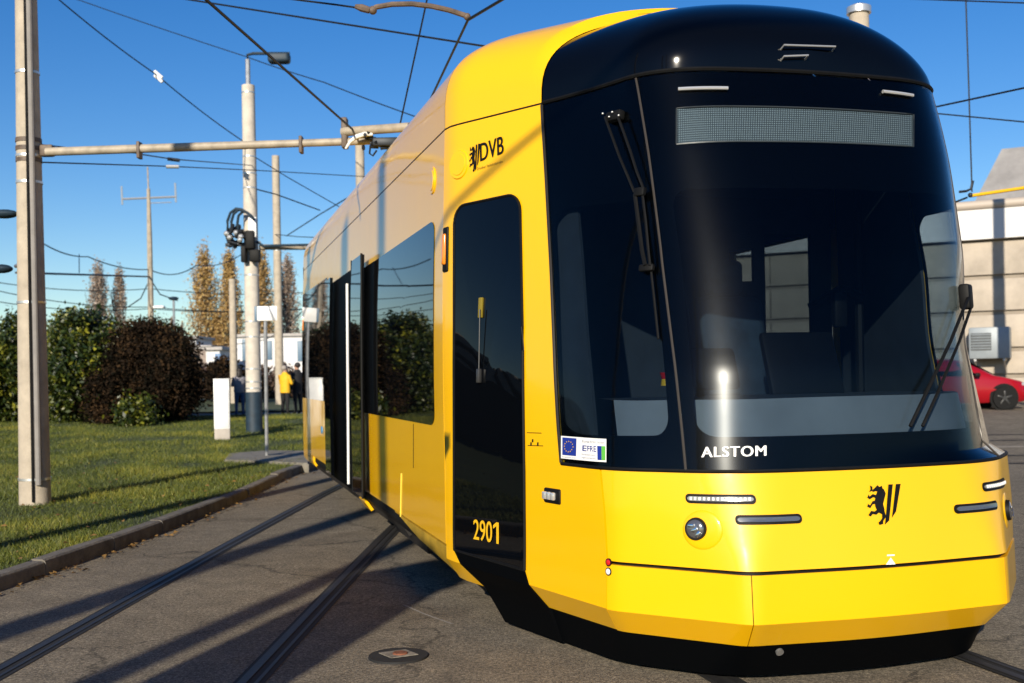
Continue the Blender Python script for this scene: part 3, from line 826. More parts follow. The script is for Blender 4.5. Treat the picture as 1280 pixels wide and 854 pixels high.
# ---- cab door, black from roof to road
dl_, dr_ = pz(569, 500), pz(654.5, 500)
zt_l, zt_r = pz(570, 262)[1], pz(651, 238)[1]
zdt = (zt_l+zt_r)/2
pdl = table([(pz(568.5, v)[1], pz(568.5, v)[0]) for v in (270, 350, 450, 560, 660)])
pdr = table([(pz(u, v)[1], pz(u, v)[0]) for u, v in ((651, 250), (653, 350), (655, 450), (656, 560), (657, 690))])
bm = BM(); q = [(pdl(0.44), 0.43), (pdr(0.44), 0.43), (pdr(zdt), zdt), (pdl(zdt), zdt)]
rpatch(bm, q, 0.05, 0.006, 0.012, (0, 1, 1, 0), 0.30); cdoor = obj('cab_door', bm, M_blkglass, tram)
bm = BM(); patch(bm, [[(lerp(pdl(0.44)+0.62*(0.431-z), pdr(0.44)+0.33*(0.431-z), i/8), z) for i in range(9)] for z in (0.032, 0.13, 0.225, 0.29, 0.36, 0.431)], 0.006, 0.03); obj('lower_panel', bm, M_frit, cdoor)
bm = BM(); ol = [(lerp(pdl(z), pdr(z), x), z) for x, z in [(x, lerp(0.44, zdt, y)) for x, y in dense(round_outline(0.05, 6, (0, 1, 1, 0), 0.30), 8)]]
add_tube(bm, [SO(p, z, 0.006) for p, z in ol+ol[:1]], 0.009, 5); obj('door_seal', bm, M_rub, cdoor)
for a, b in (((659, 541), (677, 541.5)), ((660, 557), (679, 557.5))): line_px(a, b, 0.0022, M_rub, 'hatch_joint')
for u, v in ((666, 551), (672.5, 555), (664, 555)):
    bm = BM(); add_box(bm, (0.014, 0.018, 0.003), FP(u, v, 0.001)); obj('service_mark', bm, M_rub, tram)
# key box and handle on the door
bm = BM(); M = FP(603, 385, 0.012); add_box(bm, (0.04, 0.13, 0.02), M, 0.006); obj('door_tag', bm, mat('tag yellow', (0.20, 0.15, 0.01), 0.5), cdoor)
bm = BM(); M = FP(602, 470, 0.02); add_box(bm, (0.03, 0.09, 0.03), M, 0.008); add_tube(bm, [M @ Vector((0, y, 0)) for y in (0.04, 0.42)], 0.004, 6); obj('door_handle', bm, mat('dull handle', (0.07, 0.07, 0.07), 0.4, 0.6), cdoor)
bm = BM(); M = FP(640, 703, -0.05); 
bm.free()
# orange repeater with black surround
bm = BM(); M = FP(557.5, 312, 0.0); add_box(bm, (0.085, 0.30, 0.022), M, 0.0105, 3); mk = obj('side_repeater', bm, M_rub, tram)
bm = BM(); add_box(bm, (0.05, 0.21, 0.03), M @ TR(-0.002, 0, 0.012), 0.014, 3); obj('lens', bm, M_orange, mk)
# side lamp pod
bm = BM(); M = FP(691, 620, 0.0); add_box(bm, (0.17, 0.085, 0.022), M, 0.0105, 3); mk = obj('side_lamp', bm, M_rub, tram)
bm = BM()
for k in range(3): add_box(bm, (0.04, 0.045, 0.03), M @ TR(-0.06+0.042*k, 0, 0.012), 0.008)
obj('lens', bm, M_lens, mk)
# round covers
for (u, v) in ((574, 206), (541, 226)):
    bm = BM(); M = FP(u, v, 0.0); add_cyl(bm, 0.098, 0.092, 0.009, M, 40); add_cyl(bm, 0.078, 0.070, 0.014, M, 40); obj('round_cover', bm, M_yel, tram)
bm = BM(); M = FP(523, 172, 0.0)
bm.free()

# ---- headlamps, light strips
def lamp(u, v):
    p, z = pz(u, v) if u < 1200 else (u, v)
    M = frame(p, z, 0.0)
    bm = BM()                                              # shallow oval bowl pressed into the hood
    add_sphere(bm, 1.0, M @ Matrix.Diagonal((0.105, 0.098, 0.012, 1)), 32, 12); bowl = obj('headlamp', bm, M_yel, tram)
    bm = BM(); add_cyl(bm, 0.062, 0.058, 0.036, M @ TR(-0.028, 0.005, 0.0), 36); rim = obj('rim', bm, M_rub, bowl)
    bm = BM(); add_sphere(bm, 0.05, M @ TR(-0.028, 0.005, 0.030) @ Matrix.Diagonal((1, 1, 0.35, 1)), 24, 12); obj('lens', bm, M_lensd, bowl)
    bm = BM()
    for k in range(3): add_box(bm, (0.03, 0.012, 0.004), M @ TR(-0.045+0.018*k, 0.02-0.02*k, 0.047) @ Matrix.Rotation(0.5*k, 4, 'Z'), 0.001)
    obj('reflector', bm, M_chrome, bowl)
    return p, z
def strip_lamp(p, z, L, h, lens, cells, name):
    n = 14
    K = math.dist(S(p-0.05, z), S(p+0.05, z))/0.1
    bm = BM(); q = [(p-L/2/K, z-h/2), (p+L/2/K, z-h/2), (p+L/2/K, z+h/2), (p-L/2/K, z+h/2)]
    rpatch(bm, q, 0.45, 0.006, 0.02, (1, 1, 1, 1), L/h, 3, kd=10); o = obj(name, bm, M_rub, tram)
    i0 = 0.012
    q = [(p-(L/2-i0)/K, z-h/2+i0), (p+(L/2-i0)/K, z-h/2+i0), (p+(L/2-i0)/K, z+h/2-i0), (p-(L/2-i0)/K, z+h/2-i0)]
    bm = BM(); rpatch(bm, q, 0.45, 0.012, 0.01, (1, 1, 1, 1), L/h, 3, kd=10); obj('lens', bm, lens, o)
    if cells:
        bm = BM()
        for k in range(cells):
            f = lerp(p-(L/2-0.02)/K, p+(L/2-0.02)/K, (k+0.5)/cells); add_box(bm, (L/cells*0.45, h-0.03, 0.006), frame(f, z, 0.013), 0.001)
        obj('led_row', bm, M_whitep, o)
    return o
p, z = pz(871, 661)
def lamp_m(p, z):
    M = frame(p, z, 0.0) @ TR(0.03, -0.005, 0)
    bm = BM(); add_sphere(bm, 1.0, M @ Matrix.Diagonal((0.105, 0.098, 0.012, 1)), 32, 12); bowl = obj('headlamp', bm, M_yel, tram)
    bm = BM(); add_cyl(bm, 0.058, 0.054, 0.026, M @ TR(-0.03, 0.005, 0.0), 36); obj('rim', bm, M_rub, bowl)
    bm = BM(); add_sphere(bm, 0.048, M @ TR(-0.03, 0.005, 0.022) @ Matrix.Diagonal((1, 1, 0.3, 1)), 24, 12); obj('lens', bm, M_lensd, bowl)
    bm = BM()
    for k in range(3): add_box(bm, (0.034, 0.016, 0.004), M @ TR(-0.047+0.018*k, 0.02-0.02*k, 0.037) @ Matrix.Rotation(0.5*k, 4, 'Z'), 0.001)
    obj('reflector', bm, M_chrome, bowl)
lamp_m(p, z); lamp_m(8-p, z)
a, b = pz(857, 624), pz(945, 623)
K_ = math.dist(S(a[0], a[1]), S(b[0], b[1])); pm = (a[0]+b[0])/2
for pp in (pm, 8-pm): strip_lamp(pp, (a[1]+b[1])/2, K_, 0.046, mat('strip lens', (0.30, 0.30, 0.29), 0.15, 0.4, 0.8), 14, 'indicator_strip')
a, b = pz(919, 649), pz(1002, 649)
K_ = math.dist(S(a[0], a[1]), S(b[0], b[1])); pm = (a[0]+b[0])/2
for pp in (pm, 8-pm): strip_lamp(pp, (a[1]+b[1])/2, K_, 0.046, M_lensd, 0, 'running_light')
a, b = pz(848, 113), pz(909, 112)
for q in ((a, b), (pz(1102, 116), pz(1139, 121))):
    bm = BM(); n = 10
    add_tube(bm, [SO(lerp(q[0][0], q[1][0], i/n), lerp(q[0][1], q[1][1], i/n), 0.012) for i in range(n+1)], 0.011, 8); obj('marker_lamp', bm, M_lens, tram)
# coupling socket lamps at the bumper corner
for (u, v, m_) in ((761.5, 703, M_red), (761.5, 714.5, M_white)):
    bm = BM(); M = FP(u, v, 0.0); add_cyl(bm, 0.021, 0.021, 0.008, M, 24); o = obj('round_marker', bm, M_rub, tram)
    bm = BM(); add_sphere(bm, 0.016, M @ TR(0, 0, 0.008) @ Matrix.Diagonal((1, 1, 0.4, 1)), 16, 8); obj('lens', bm, m_, o)
bm = BM(); M = FP(974, 814, 0.0); add_cyl(bm, 0.02, 0.02, 0.012, M, 20); o = obj('towing_eye', bm, M_steel, tram)

# ---- destination display behind the glass
Md = bpy.data.materials.new('led matrix'); Md.use_nodes = True; nt = Md.node_tree; bs = nt.nodes['Principled BSDF']
uvn = nt.nodes.new('ShaderNodeUVMap'); sep = nt.nodes.new('ShaderNodeSeparateXYZ'); nt.links.new(uvn.outputs[0], sep.inputs[0])
def mth(op, a, b=None):
    n = nt.nodes.new('ShaderNodeMath'); n.operation = op
    for i, x in enumerate((a, b)):
        if x is None: continue
        if isinstance(x, (int, float)): n.inputs[i].default_value = x
        else: nt.links.new(x, n.inputs[i])
    return n.outputs[0]
def cell(o, k):
    f = mth('FRACT', mth('MULTIPLY', o, k)); return mth('ABSOLUTE', mth('SUBTRACT', f, 0.5))
mx = mth('MAXIMUM', cell(sep.outputs[0], 110.0), cell(sep.outputs[1], 16.0))
rp = nt.nodes.new('ShaderNodeValToRGB'); rp.color_ramp.elements[0].position = 0.30; rp.color_ramp.elements[0].color = (0.62, 0.60, 0.55, 1)
rp.color_ramp.elements[1].position = 0.36; rp.color_ramp.elements[1].color = (0.12, 0.12, 0.115, 1)
nt.links.new(mx, rp.inputs[0]); nt.links.new(rp.outputs[0], bs.inputs['Base Color']); bs.inputs['Roughness'].default_value = 0.6
DOFF = -0.006
q = [inv(846, 181, 3.6, 2.8, DOFF), inv(1141, 184, 4.4, 2.8, DOFF), inv(1141, 144, 4.4, 2.95, DOFF), inv(846, 136, 3.6, 2.95, DOFF)]
mq = quadmap(q); bm = BM(); uvl = bm.loops.layers.uv.new('UVMap'); n = 24
g = [[bm.verts.new(SO(*mq(i/n, j/2), DOFF)) for i in range(n+1)] for j in range(3)]
for j in range(2):
    for i in range(n):
        f = bm.faces.new((g[j][i], g[j][i+1], g[j+1][i+1], g[j+1][i]))
        for l, (x, y) in zip(f.loops, ((i, j), (i+1, j), (i+1, j+1), (i, j+1))): l[uvl].uv = (x/n, y/2)
disp = obj('destination_display', bm, Md, tram)
bm = BM(); n = 24
pts = [SO(*mq(i/n, 0), -0.002) for i in range(n+1)]+[SO(*mq(1, 1), -0.002)]+[SO(*mq(1-i/n, 1), -0.002) for i in range(1, n+1)]+[SO(*mq(0, 0), -0.002)]
add_tube(bm, pts, 0.006, 5); obj('display_frame', bm, mat('display edge', (0.03, 0.035, 0.035), 0.4), disp)

# ---- cab interior
bm = BM()
rows = rect(2.05, 5.95, 1.06, 1.46, 5, 22); patch(bm, rows, -0.10, 0.02)
obj('dashboard', bm, M_dash, tram)
bm = BM()                                                  # console top running back from the dash edge
fr_ = [SO(p, 1.46, -0.10) for p in frange(2.05, 5.95, 60)]
bk_ = [Vector((v.x*0.92, 1.35, 1.44)) for v in fr_]
va = [bm.verts.new(v) for v in fr_]; vb = [bm.verts.new(v) for v in bk_]
for i in range(60): bm.faces.new((va[i], va[i+1], vb[i+1], vb[i]))
obj('console_top', bm, M_int, tram)
bm = BM(); add_box(bm, (0.5, 0.06, 0.42), TR(0.25, 1.25, 1.62) @ Matrix.Rotation(R(-20), 4, 'X'), 0.03); add_box(bm, (0.30, 0.05, 0.26), TR(-0.35, 1.22, 1.60) @ Matrix.Rotation(R(-20), 4, 'X'), 0.03); obj('instrument_screen', bm, M_rub, tram)
# driver's seat
bm = BM(); add_box(bm, (0.52, 0.16, 0.78), TR(0.16, 2.02, 1.70) @ Matrix.Rotation(R(-8), 4, 'X'), 0.07, 3); add_box(bm, (0.27, 0.11, 0.24), TR(0.16, 2.10, 2.22), 0.05, 3); add_box(bm, (0.5, 0.5, 0.16), TR(0.16, 1.78, 1.25), 0.06, 3); obj('driver_seat', bm, M_seat, tram)
# bulkhead behind the cab with a glazed opening
bm = BM(); yb = 2.62
for (x0, x1, z0, z1) in ((-1.6, 0.46, 0.4, 3.2), (0.46, 0.66, 0.4, 2.24), (0.46, 0.66, 2.48, 3.2), (0.66, 0.75, 0.4, 3.2), (0.75, 1.13, 0.4, 1.86), (0.75, 1.13, 2.60, 3.2), (1.13, 1.3, 0.4, 3.2)):
    add_box(bm, (x1-x0, 0.04, z1-z0), TR((x0+x1)/2, yb, (z0+z1)/2))
obj('cab_bulkhead', bm, M_int, tram)
bm = BM(); add_box(bm, (1.9, 1.7, 0.04), TR(-0.05, 1.7, 0.62)); add_box(bm, (2.4, 10.0, 0.03), TR(-0.1, 7.8, 3.1)); obj('cab_floor', bm, M_int, tram)
bm = BM(); add_box(bm, (1.9, 0.9, 0.05), TR(0, 2.0, 2.85)); obj('cab_ceiling', bm, M_int, tram)
# passenger wall lining on the near side keeps the saloon dark
bm = BM(); patch(bm, rect(0.02, 1.9, 0.5, 3.15, 6, 20), -0.06, 0.02); obj('inner_lining', bm, M_int, tram)
bm = BM(); patch(bm, rect(6.0, 7.0, 0.5, 1.10, 4, 20), -0.05, 0.02); patch(bm, rect(lambda z: 8-g_left(z)-0.012, 7.0, 1.10, 3.2, 20, 20), -0.023, 0.02); obj('inner_lining', bm, M_int, tram)
bm = BM(); patch(bm, rect(7.0, 7.99, 0.5, zw0-0.02, 3, 20), -0.05, 0.02); patch(bm, rect(7.0, 7.99, zw1+0.02, 3.2, 3, 20), -0.05, 0.02); obj('inner_lining', bm, M_int, tram)
# emergency button on the console, door handle of the cabinet
bm = BM(); P = SO(*pz(818, 476), -0.16); add_cyl(bm, 0.035, 0.03, 0.035, Matrix.Translation(P), 20, 0); add_cyl(bm, 0.03, 0.04, 0.035, Matrix.Translation(P+Vector((0, 0, 0.035))), 20, 1); obj('stop_button', bm, [mat('stop base', (0.75, 0.42, 0.01), 0.4), M_red], tram)
# rear-view handrail seen in the right quarter window
bm = BM(); add_tube(bm, [(0.98, 1.75, 1.3), (0.98, 1.75, 2.9)], 0.03, 8); add_tube(bm, [(0.7, 1.9, 2.0), (0.86, 1.75, 2.12), (0.98, 1.7, 2.05)], 0.035, 8); add_box(bm, (0.10, 0.06, 0.24), TR(0.80, 1.7, 1.98), 0.02); obj('cab_grab_rail', bm, M_rub, tram)

# ---- wipers
def wiper_pts(px, off): return [SO(*pz(u, v), off) for u, v in px]
bm = BM()
add_tube(bm, wiper_pts([(764, 150), (773, 175), (782, 200), (792, 224), (800, 244)], 0.05), 0.008, 6)
add_tube(bm, wiper_pts([(779, 146), (787, 168), (796, 194), (803, 218), (811, 240)], 0.05), 0.008, 6)
M = FP(772, 147, 0.02); add_box(bm, (0.12, 0.06, 0.05), M, 0.015); M = FP(806, 243, 0.045); add_box(bm, (0.07, 0.05, 0.03), M, 0.01)
w = obj('wiper', bm, M_rub, tram)
bm = BM(); add_tube(bm, wiper_pts([(800, 246), (804, 280), (808, 315), (812, 335)], 0.045), 0.012, 6); add_tube(bm, wiper_pts([(809, 246), (813, 280), (816, 315), (818, 335)], 0.045), 0.008, 6)
M = FP(812, 337, 0.03); add_box(bm, (0.09, 0.04, 0.03), M, 0.01); add_tube(bm, wiper_pts([(816, 338), (820, 375), (825, 425)], 0.02), 0.007, 6); obj('wiper_blade', bm, M_rub, w)
for k in range(4):
    bm = BM(); M = FP(762+6*k+(k % 2)*2, 146+(k % 2)*5-k, 0.055); add_sphere(bm, 0.007, M, 10, 6)
    obj('bolt', bm, M_alu, w)
e1 = inv(1196, 372, 5.0, 2.0)
def wp(u, v, off): 
    return SO(*inv(u, v, 4.8, 1.5), off)
bm = BM()
add_tube(bm, [SO(*inv(1196, 374, 5.05, 2.0), 0.06), wp(1176, 430, 0.06), wp(1150, 490, 0.05), wp(1131, 534, 0.04)], 0.010, 6)
add_tube(bm, [SO(*inv(1200, 384, 5.05, 1.95), 0.06), wp(1186, 430, 0.06), wp(1164, 490, 0.05), wp(1146, 534, 0.04)], 0.009, 6)
M = frame(*inv(1198, 372, 5.05, 2.0), 0.04); add_box(bm, (0.09, 0.14, 0.06), M, 0.015); w = obj('wiper', bm, M_rub, tram)

# ---- lettering and emblems, lying on the skin
_txt = {}
def text_mesh(s, bold=0.0, spacing=1.0):
    cu = bpy.data.curves.new('lettering', 'FONT'); cu.body = s; cu.size = 1;  cu.space_character = spacing; cu.resolution_u = 4
    o = bpy.data.objects.new('lettering', cu); C.objects.link(o)
    dg = bpy.context.evaluated_depsgraph_get(); dg.update()
    me = o.evaluated_get(dg).to_mesh()
    v = [(q.co.x, q.co.y) for q in me.vertices]; f = [tuple(p.vertices) for p in me.polygons]
    bpy.data.objects.remove(o, do_unlink=True)
    x0 = min(q[0] for q in v); x1 = max(q[0] for q in v); y0 = min(q[1] for q in v); y1 = max(q[1] for q in v)
    return [((a-x0)/(x1-x0), (b-y0)/(y1-y0)) for a, b in v], f
def lettering(s, px, m, name, parent, off=0.004, bold=0.0, spacing=1.0):
    v, f = text_mesh(s, bold, spacing); mq = quadmap([pz(*c) for c in px])
    bm = BM()
    for k, dx in enumerate((-bold, 0, bold) if bold else (0,)):
        vs = [bm.verts.new(SO(*mq(a+dx, b+(0.3*dx if len(s) < 5 else 0)), off+0.0003*k)) for a, b in v]
        for q in f:
            try: bm.faces.new([vs[i] for i in q])
            except ValueError: pass
    bmesh.ops.recalc_face_normals(bm, faces=bm.faces)
    return obj(name, bm, m, parent)
def polys(plist, px, m, name, parent, off=0.004, q=None):
    mq = quadmap(q or [pz(*c) for c in px]); bm = BM()
    for k, pl in enumerate(plist):
        out = []
        for a, b in zip(pl, pl[1:]+pl[:1]):
            for i in range(3): out.append((lerp(a[0], b[0], i/3), lerp(a[1], b[1], i/3)))
        vs = [bm.verts.new(SO(*mq(a, b), off+0.0004*k)) for a, b in out]
        f = bm.faces.new(vs); bmesh.ops.triangulate(bm, faces=[f])
    bmesh.ops.recalc_face_normals(bm, faces=bm.faces)
    return obj(name, bm, m, parent)
lettering('ALSTOM', ((877.5, 572), (957, 570), (957, 557), (877.5, 559)), M_white, 'lettering', ws, 0.008, 0.007, 1.1)
lettering('290', ((594, 674), (617, 678.3), (617, 652), (594, 649)), M_ydec, 'number', cdoor, 0.012, 0.012)
lettering('DVB', ((601, 202), (630, 192), (629.5, 170), (600.5, 180)), M_rub, 'lettering', side_l, 0.004, 0.016, 1.02)
lettering('Dresdner Verkehrsbetriebe', ((597, 213), (629, 203.5), (629, 200), (597, 209.5)), mat('faint lettering', (0.25, 0.15, 0.0), 0.5), 'lettering', side_l, 0.004)
LION = [
    [(0.18, 0.93), (0.26, 1.0), (0.33, 0.95), (0.40, 0.98), (0.44, 0.90), (0.40, 0.84), (0.32, 0.82), (0.22, 0.85), (0.12, 0.83), (0.10, 0.88)],
    [(0.27, 0.86), (0.46, 0.90), (0.54, 0.78), (0.50, 0.62), (0.47, 0.52), (0.53, 0.36), (0.46, 0.26), (0.31, 0.32), (0.22, 0.46), (0.19, 0.60), (0.22, 0.74)],
    [(0.27, 0.74), (0.12, 0.78), (0.02, 0.72), (0.0, 0.78), (-0.05, 0.70), (0.03, 0.65), (0.14, 0.70), (0.27, 0.66)],
    [(0.26, 0.62), (0.12, 0.60), (0.05, 0.50), (-0.02, 0.54), (-0.04, 0.47), (0.06, 0.43), (0.13, 0.52), (0.28, 0.54)],
    [(0.30, 0.40), (0.20, 0.34), (0.08, 0.36), (0.04, 0.30), (0.0, 0.26), (0.08, 0.22), (0.14, 0.28), (0.26, 0.26), (0.36, 0.32)],
    [(0.42, 0.32), (0.48, 0.20), (0.40, 0.10), (0.34, 0.06), (0.38, 0.0), (0.50, 0.02), (0.50, 0.10), (0.58, 0.20), (0.52, 0.34)],
    [(0.10, 0.96), (0.02, 1.0), (0.04, 0.90), (0.0, 0.84), (0.10, 0.86)],
]
STR = [[(0.555, 0.0), (0.69, 0.10), (0.745, 1.0), (0.60, 1.0), (0.575, 0.4)], [(0.77, 0.16), (0.90, 0.32), (1.0, 1.0), (0.84, 1.0)]]
polys(LION+STR, ((1084, 657), (1122, 655), (1125, 605), (1086, 607)), M_rub, 'emblem', hood, 0.003)
polys([[(x, y) for x, y in pl] for pl in LION+STR], ((587, 217), (600, 212), (600.5, 179.5), (588, 184)), M_rub, 'emblem', side_l, 0.003)
polys([[(0, 0), (1, 0), (0.5, 0.7)], [(0.1, 0.85), (0.9, 0.85), (0.9, 1.0), (0.1, 1.0)]], ((1107, 706), (1119, 705.5), (1119, 693), (1107, 693.5)), M_white, 'jacking_mark', hood, 0.003)
polys([[(0.58, 0), (1, 0), (1, 1), (0.58, 1)], [(0.58, 1), (0, 0.84), (0, 0.68), (0.58, 0.82)]], ((618.5, 678.6), (625.5, 680), (625.5, 653.2), (618.5, 652.2)), M_ydec, 'number', cdoor, 0.012)
# funding sticker
stq = ((702.5, 573), (759, 578), (759, 549), (702.5, 545))
st = polys([[(0, 0), (1, 0), (1, 1), (0, 1)]], stq, M_white, 'sticker', qw, 0.007)
qs = [pz(*c) for c in stq]; ms = quadmap(qs)
def sub(x0, y0, x1, y1): return [ms(x0, y0), ms(x1, y0), ms(x1, y1), ms(x0, y1)]
polys([[(0, 0), (1, 0), (1, 1), (0, 1)]], None, M_blue, 'flag', st, 0.009, sub(0.03, 0.16, 0.28, 0.94))
stars = []
for k in range(12):
    a = 2*math.pi*k/12; cx, cy = 0.5+0.30*math.cos(a), 0.5+0.30*math.sin(a)
    stars.append([(cx+(0.05 if j % 2 == 0 else 0.02)*math.sin(2*math.pi*j/10), cy+(0.05 if j % 2 == 0 else 0.02)*math.cos(2*math.pi*j/10)) for j in range(10)])
polys(stars, None, M_ydec, 'stars', st, 0.011, sub(0.03, 0.16, 0.28, 0.94))
def letter_q(s, q, m, parent, off, bold=0.0):
    v, f = text_mesh(s, bold); mq = quadmap(q); bm = BM()
    for k, dx in enumerate((-bold, 0, bold) if bold else (0,)):
        vs = [bm.verts.new(SO(*mq(a+dx, b), off+0.0003*k)) for a, b in v]
        for g_ in f:
            try: bm.faces.new([vs[i] for i in g_])
            except ValueError: pass
    bmesh.ops.recalc_face_normals(bm, faces=bm.faces); return obj('lettering', bm, m, parent)
letter_q('EFRE', sub(0.39, 0.42, 0.74, 0.66), M_blue, st, 0.009, 0.005)
gr = mat('small print grey', (0.35, 0.35, 0.38), 0.5)
letter_q('Europa fördert Sachsen.', sub(0.38, 0.76, 0.97, 0.90), gr, st, 0.009)
letter_q('Europäische Union', sub(0.03, 0.04, 0.28, 0.11), gr, st, 0.009)
letter_q('Europäischer Fonds für', sub(0.38, 0.22, 0.72, 0.31), gr, st, 0.009)
letter_q('regionale Entwicklung', sub(0.38, 0.08, 0.72, 0.17), gr, st, 0.009)
polys([[(0, 0), (1, 0), (1, 1), (0, 1)]], None, M_blue, 'sticker_panel', st, 0.009, sub(0.77, 0.08, 0.88, 0.68))
polys([[(0, 0), (1, 0), (1, 1), (0, 1)]], None, M_green, 'sticker_panel', st, 0.009, sub(0.885, 0.08, 0.98, 0.68))
# ================================================================== POLES
def strap(bm, r, z, h=0.03, mi=0): add_cyl(bm, r+0.008, r+0.008, h, TR(0, 0, z), 24, mi)
def pole(name, label, base, r0, r1, H, m, straps=(), group=None, cat='pole'):
    t = thing(name, label, cat, base, 0, group)
    bm = BM(); add_cyl(bm, r0, r1, H+0.2, TR(0, 0, -0.2), 28); obj('shaft', bm, m, t, smooth_ang=40)
    for z in straps:
        bm = BM(); strap(bm, lerp(r0, r1, z/H), z); obj('strap', bm, M_alu, t)
    return t
# 1 near pole on the lawn
b1 = gnd(44, 631, 0.11); D1 = b1.y
r0_, r1_ = 0.5*38/F*D1, 0.5*26/F*D1
zp = lambda v, d, u=40: at(u, v, d).z
H1 = 9.6
sl = (r0_-r1_)/(zp(0, D1)-b1.z)
rr = lambda z: r0_-sl*z
p1 = pole('catenary_pole', 'thick grey concrete pole on the lawn nearest the kerb with a cable conduit', b1, r0_, r0_-sl*H1, H1, M_conc,
          [zp(v, D1)-b1.z for v in (600, 380, 230, 197, 93)])
bm = BM(); z0, z1 = 0.25, H1
add_tube(bm, [(math.cos(-0.95)*(rr(z)+0.012), math.sin(-0.95)*(rr(z)+0.012), z) for z in (z0, H1)], 0.034, 10); obj('conduit', bm, mat('conduit grey', (0.23, 0.215, 0.20), 0.75, var=0.15), p1)
bm = BM(); add_tube(bm, [(math.cos(-1.28)*(rr(z)+0.008), math.sin(-1.28)*(rr(z)+0.008), z) for z in (0.05, H1)], 0.016, 8); obj('cable', bm, M_rub, p1)
# collar where the bracket arm joins
bm = BM(); za = zp(189, D1)-b1.z
for dz in (-0.14, 0.0, 0.10): strap(bm, rr(za), za+dz, 0.05)
add_box(bm, (0.16, 0.10, 0.14), TR(rr(za)+0.08, 0, za), 0.02); obj('arm_collar', bm, M_brown, p1)
# lamp heads reaching out behind the pole to the left
for (u, v, w) in ((9, 266, 0.34), (5, 335, 0.28)):
    c = at(u, v, D1)-b1; bm = BM()
    add_tube(bm, [(-rr(c.z)+0.02, 0.0, c.z+0.03), (c.x+0.1, 0.1, c.z+0.03)], 0.025, 8); arm = obj('lamp_arm', bm, M_steel, p1)
    bm = BM(); add_sphere(bm, 1, TR(c.x-0.08, 0.1, c.z) @ Matrix.Diagonal((w/2, 0.11, 0.055, 1)), 16, 8); obj('lamp_head', bm, M_navy, p1)
# bracket arm
t0 = at(58, 190, D1-0.02); tE = at(470, 176, D1-0.3)
arm = thing('bracket_arm', 'long slightly rising tube bracket from the near pole across to the tram roof', 'bracket arm', t0)
dv = tE-t0
bm = BM(); add_tube(bm, [(0, 0, 0), dv*0.2, dv*0.45, dv*0.75, dv], [0.052, 0.052, 0.052, 0.046, 0.046], 12); obj('tube', bm, M_tube, arm)
for u, v in ((176, 187), (378, 181)):
    bm = BM(); f = (u-58)/(470-58); M = Matrix.Translation(dv*f) @ TR(0, 0, -0.02); add_box(bm, (0.04, 0.13, 0.20), M, 0.01); obj('clamp', bm, M_brown, arm)
f = (432-58)/(470-58); bm = BM(); add_box(bm, (0.07, 0.14, 0.36), Matrix.Translation(dv*f+Vector((0, 0, 0.10))), 0.015)
obj('clamp', bm, M_brown, arm)
a = at(428, 165, D1-0.3)-t0; b = at(512, 159, D1-0.6)-t0
bm = BM(); add_tube(bm, [a, b], 0.055, 12); obj('upper_tube', bm, M_tube, arm)
bm = BM(); q = [at(u, v, D1-0.45)-t0 for u, v in ((432, 186), (438, 177), (446, 171), (456, 168), (466, 168))]; add_tube(bm, q, [0.012, 0.022, 0.03, 0.03, 0.02], 8); obj('insulator', bm, mat('insulator white', (0.72, 0.72, 0.70), 0.35), arm)
bm = BM()
rb = random.Random(11)
for i in range(12):
    u, v = rb.uniform(452, 476), rb.uniform(170, 186); add_cyl(bm, 0.02, 0.02, 0.10, Matrix.Translation(at(u, v, D1-0.4)-t0) @ Matrix.Rotation(rb.uniform(0, 3), 4, 'X') @ Matrix.Rotation(rb.uniform(0, 3), 4, 'Y'), 8)
add_tube(bm, [at(u, v, D1-0.4)-t0 for u, v in ((463, 182), (462, 192), (466, 195), (471, 188))], 0.012, 6)
add_box(bm, (0.30, 0.12, 0.10), Matrix.Translation(at(482, 178, D1-0.4)-t0), 0.02)
obj('fittings', bm, M_wire, arm)

# 2 tall pole with lamp and switchgear
b2 = gnd(318, 541, 0.10); D2 = b2.y
H2 = zp(107, D2, 310)-b2.z; r20, r21 = 0.5*19.5/F*D2, 0.5*16/F*D2
p2 = pole('catenary_pole', 'tall concrete pole with a dark blue painted base, cable loops and a lamp on top', b2, r20, r21, H2, M_conc2,
          [zp(v, D2, 314)-b2.z for v in (478, 486, 462, 422, 403, 345, 322, 236, 218, 197, 117)])
bm = BM(); add_cyl(bm, r20+0.012, r20+0.010, zp(490, D2, 317)-b2.z, TR(0, 0, 0.0), 28); obj('painted_base', bm, M_navy, p2)
bm = BM(); zb = H2; zl = zp(72, D2, 309)-b2.z
add_tube(bm, [(0, 0, zb), (0, 0, zl-0.05)], 0.06, 10); mast = obj('lamp_mast', bm, M_steel, p2)
bm = BM(); q = [at(u, v, D2)-b2 for u, v in ((306, 74), (309, 69), (316, 67), (335, 67), (362, 67))]; q[0] = Vector((0, 0, zl-0.06)); add_tube(bm, q, 0.04, 8); obj('lamp_arm', bm, M_navy, mast)
bm = BM(); c = at(349, 73, D2)-b2; add_box(bm, (0.54, 0.34, 0.26), Matrix.Translation(c), 0.08, 3); obj('lamp_head', bm, M_navy, p2)
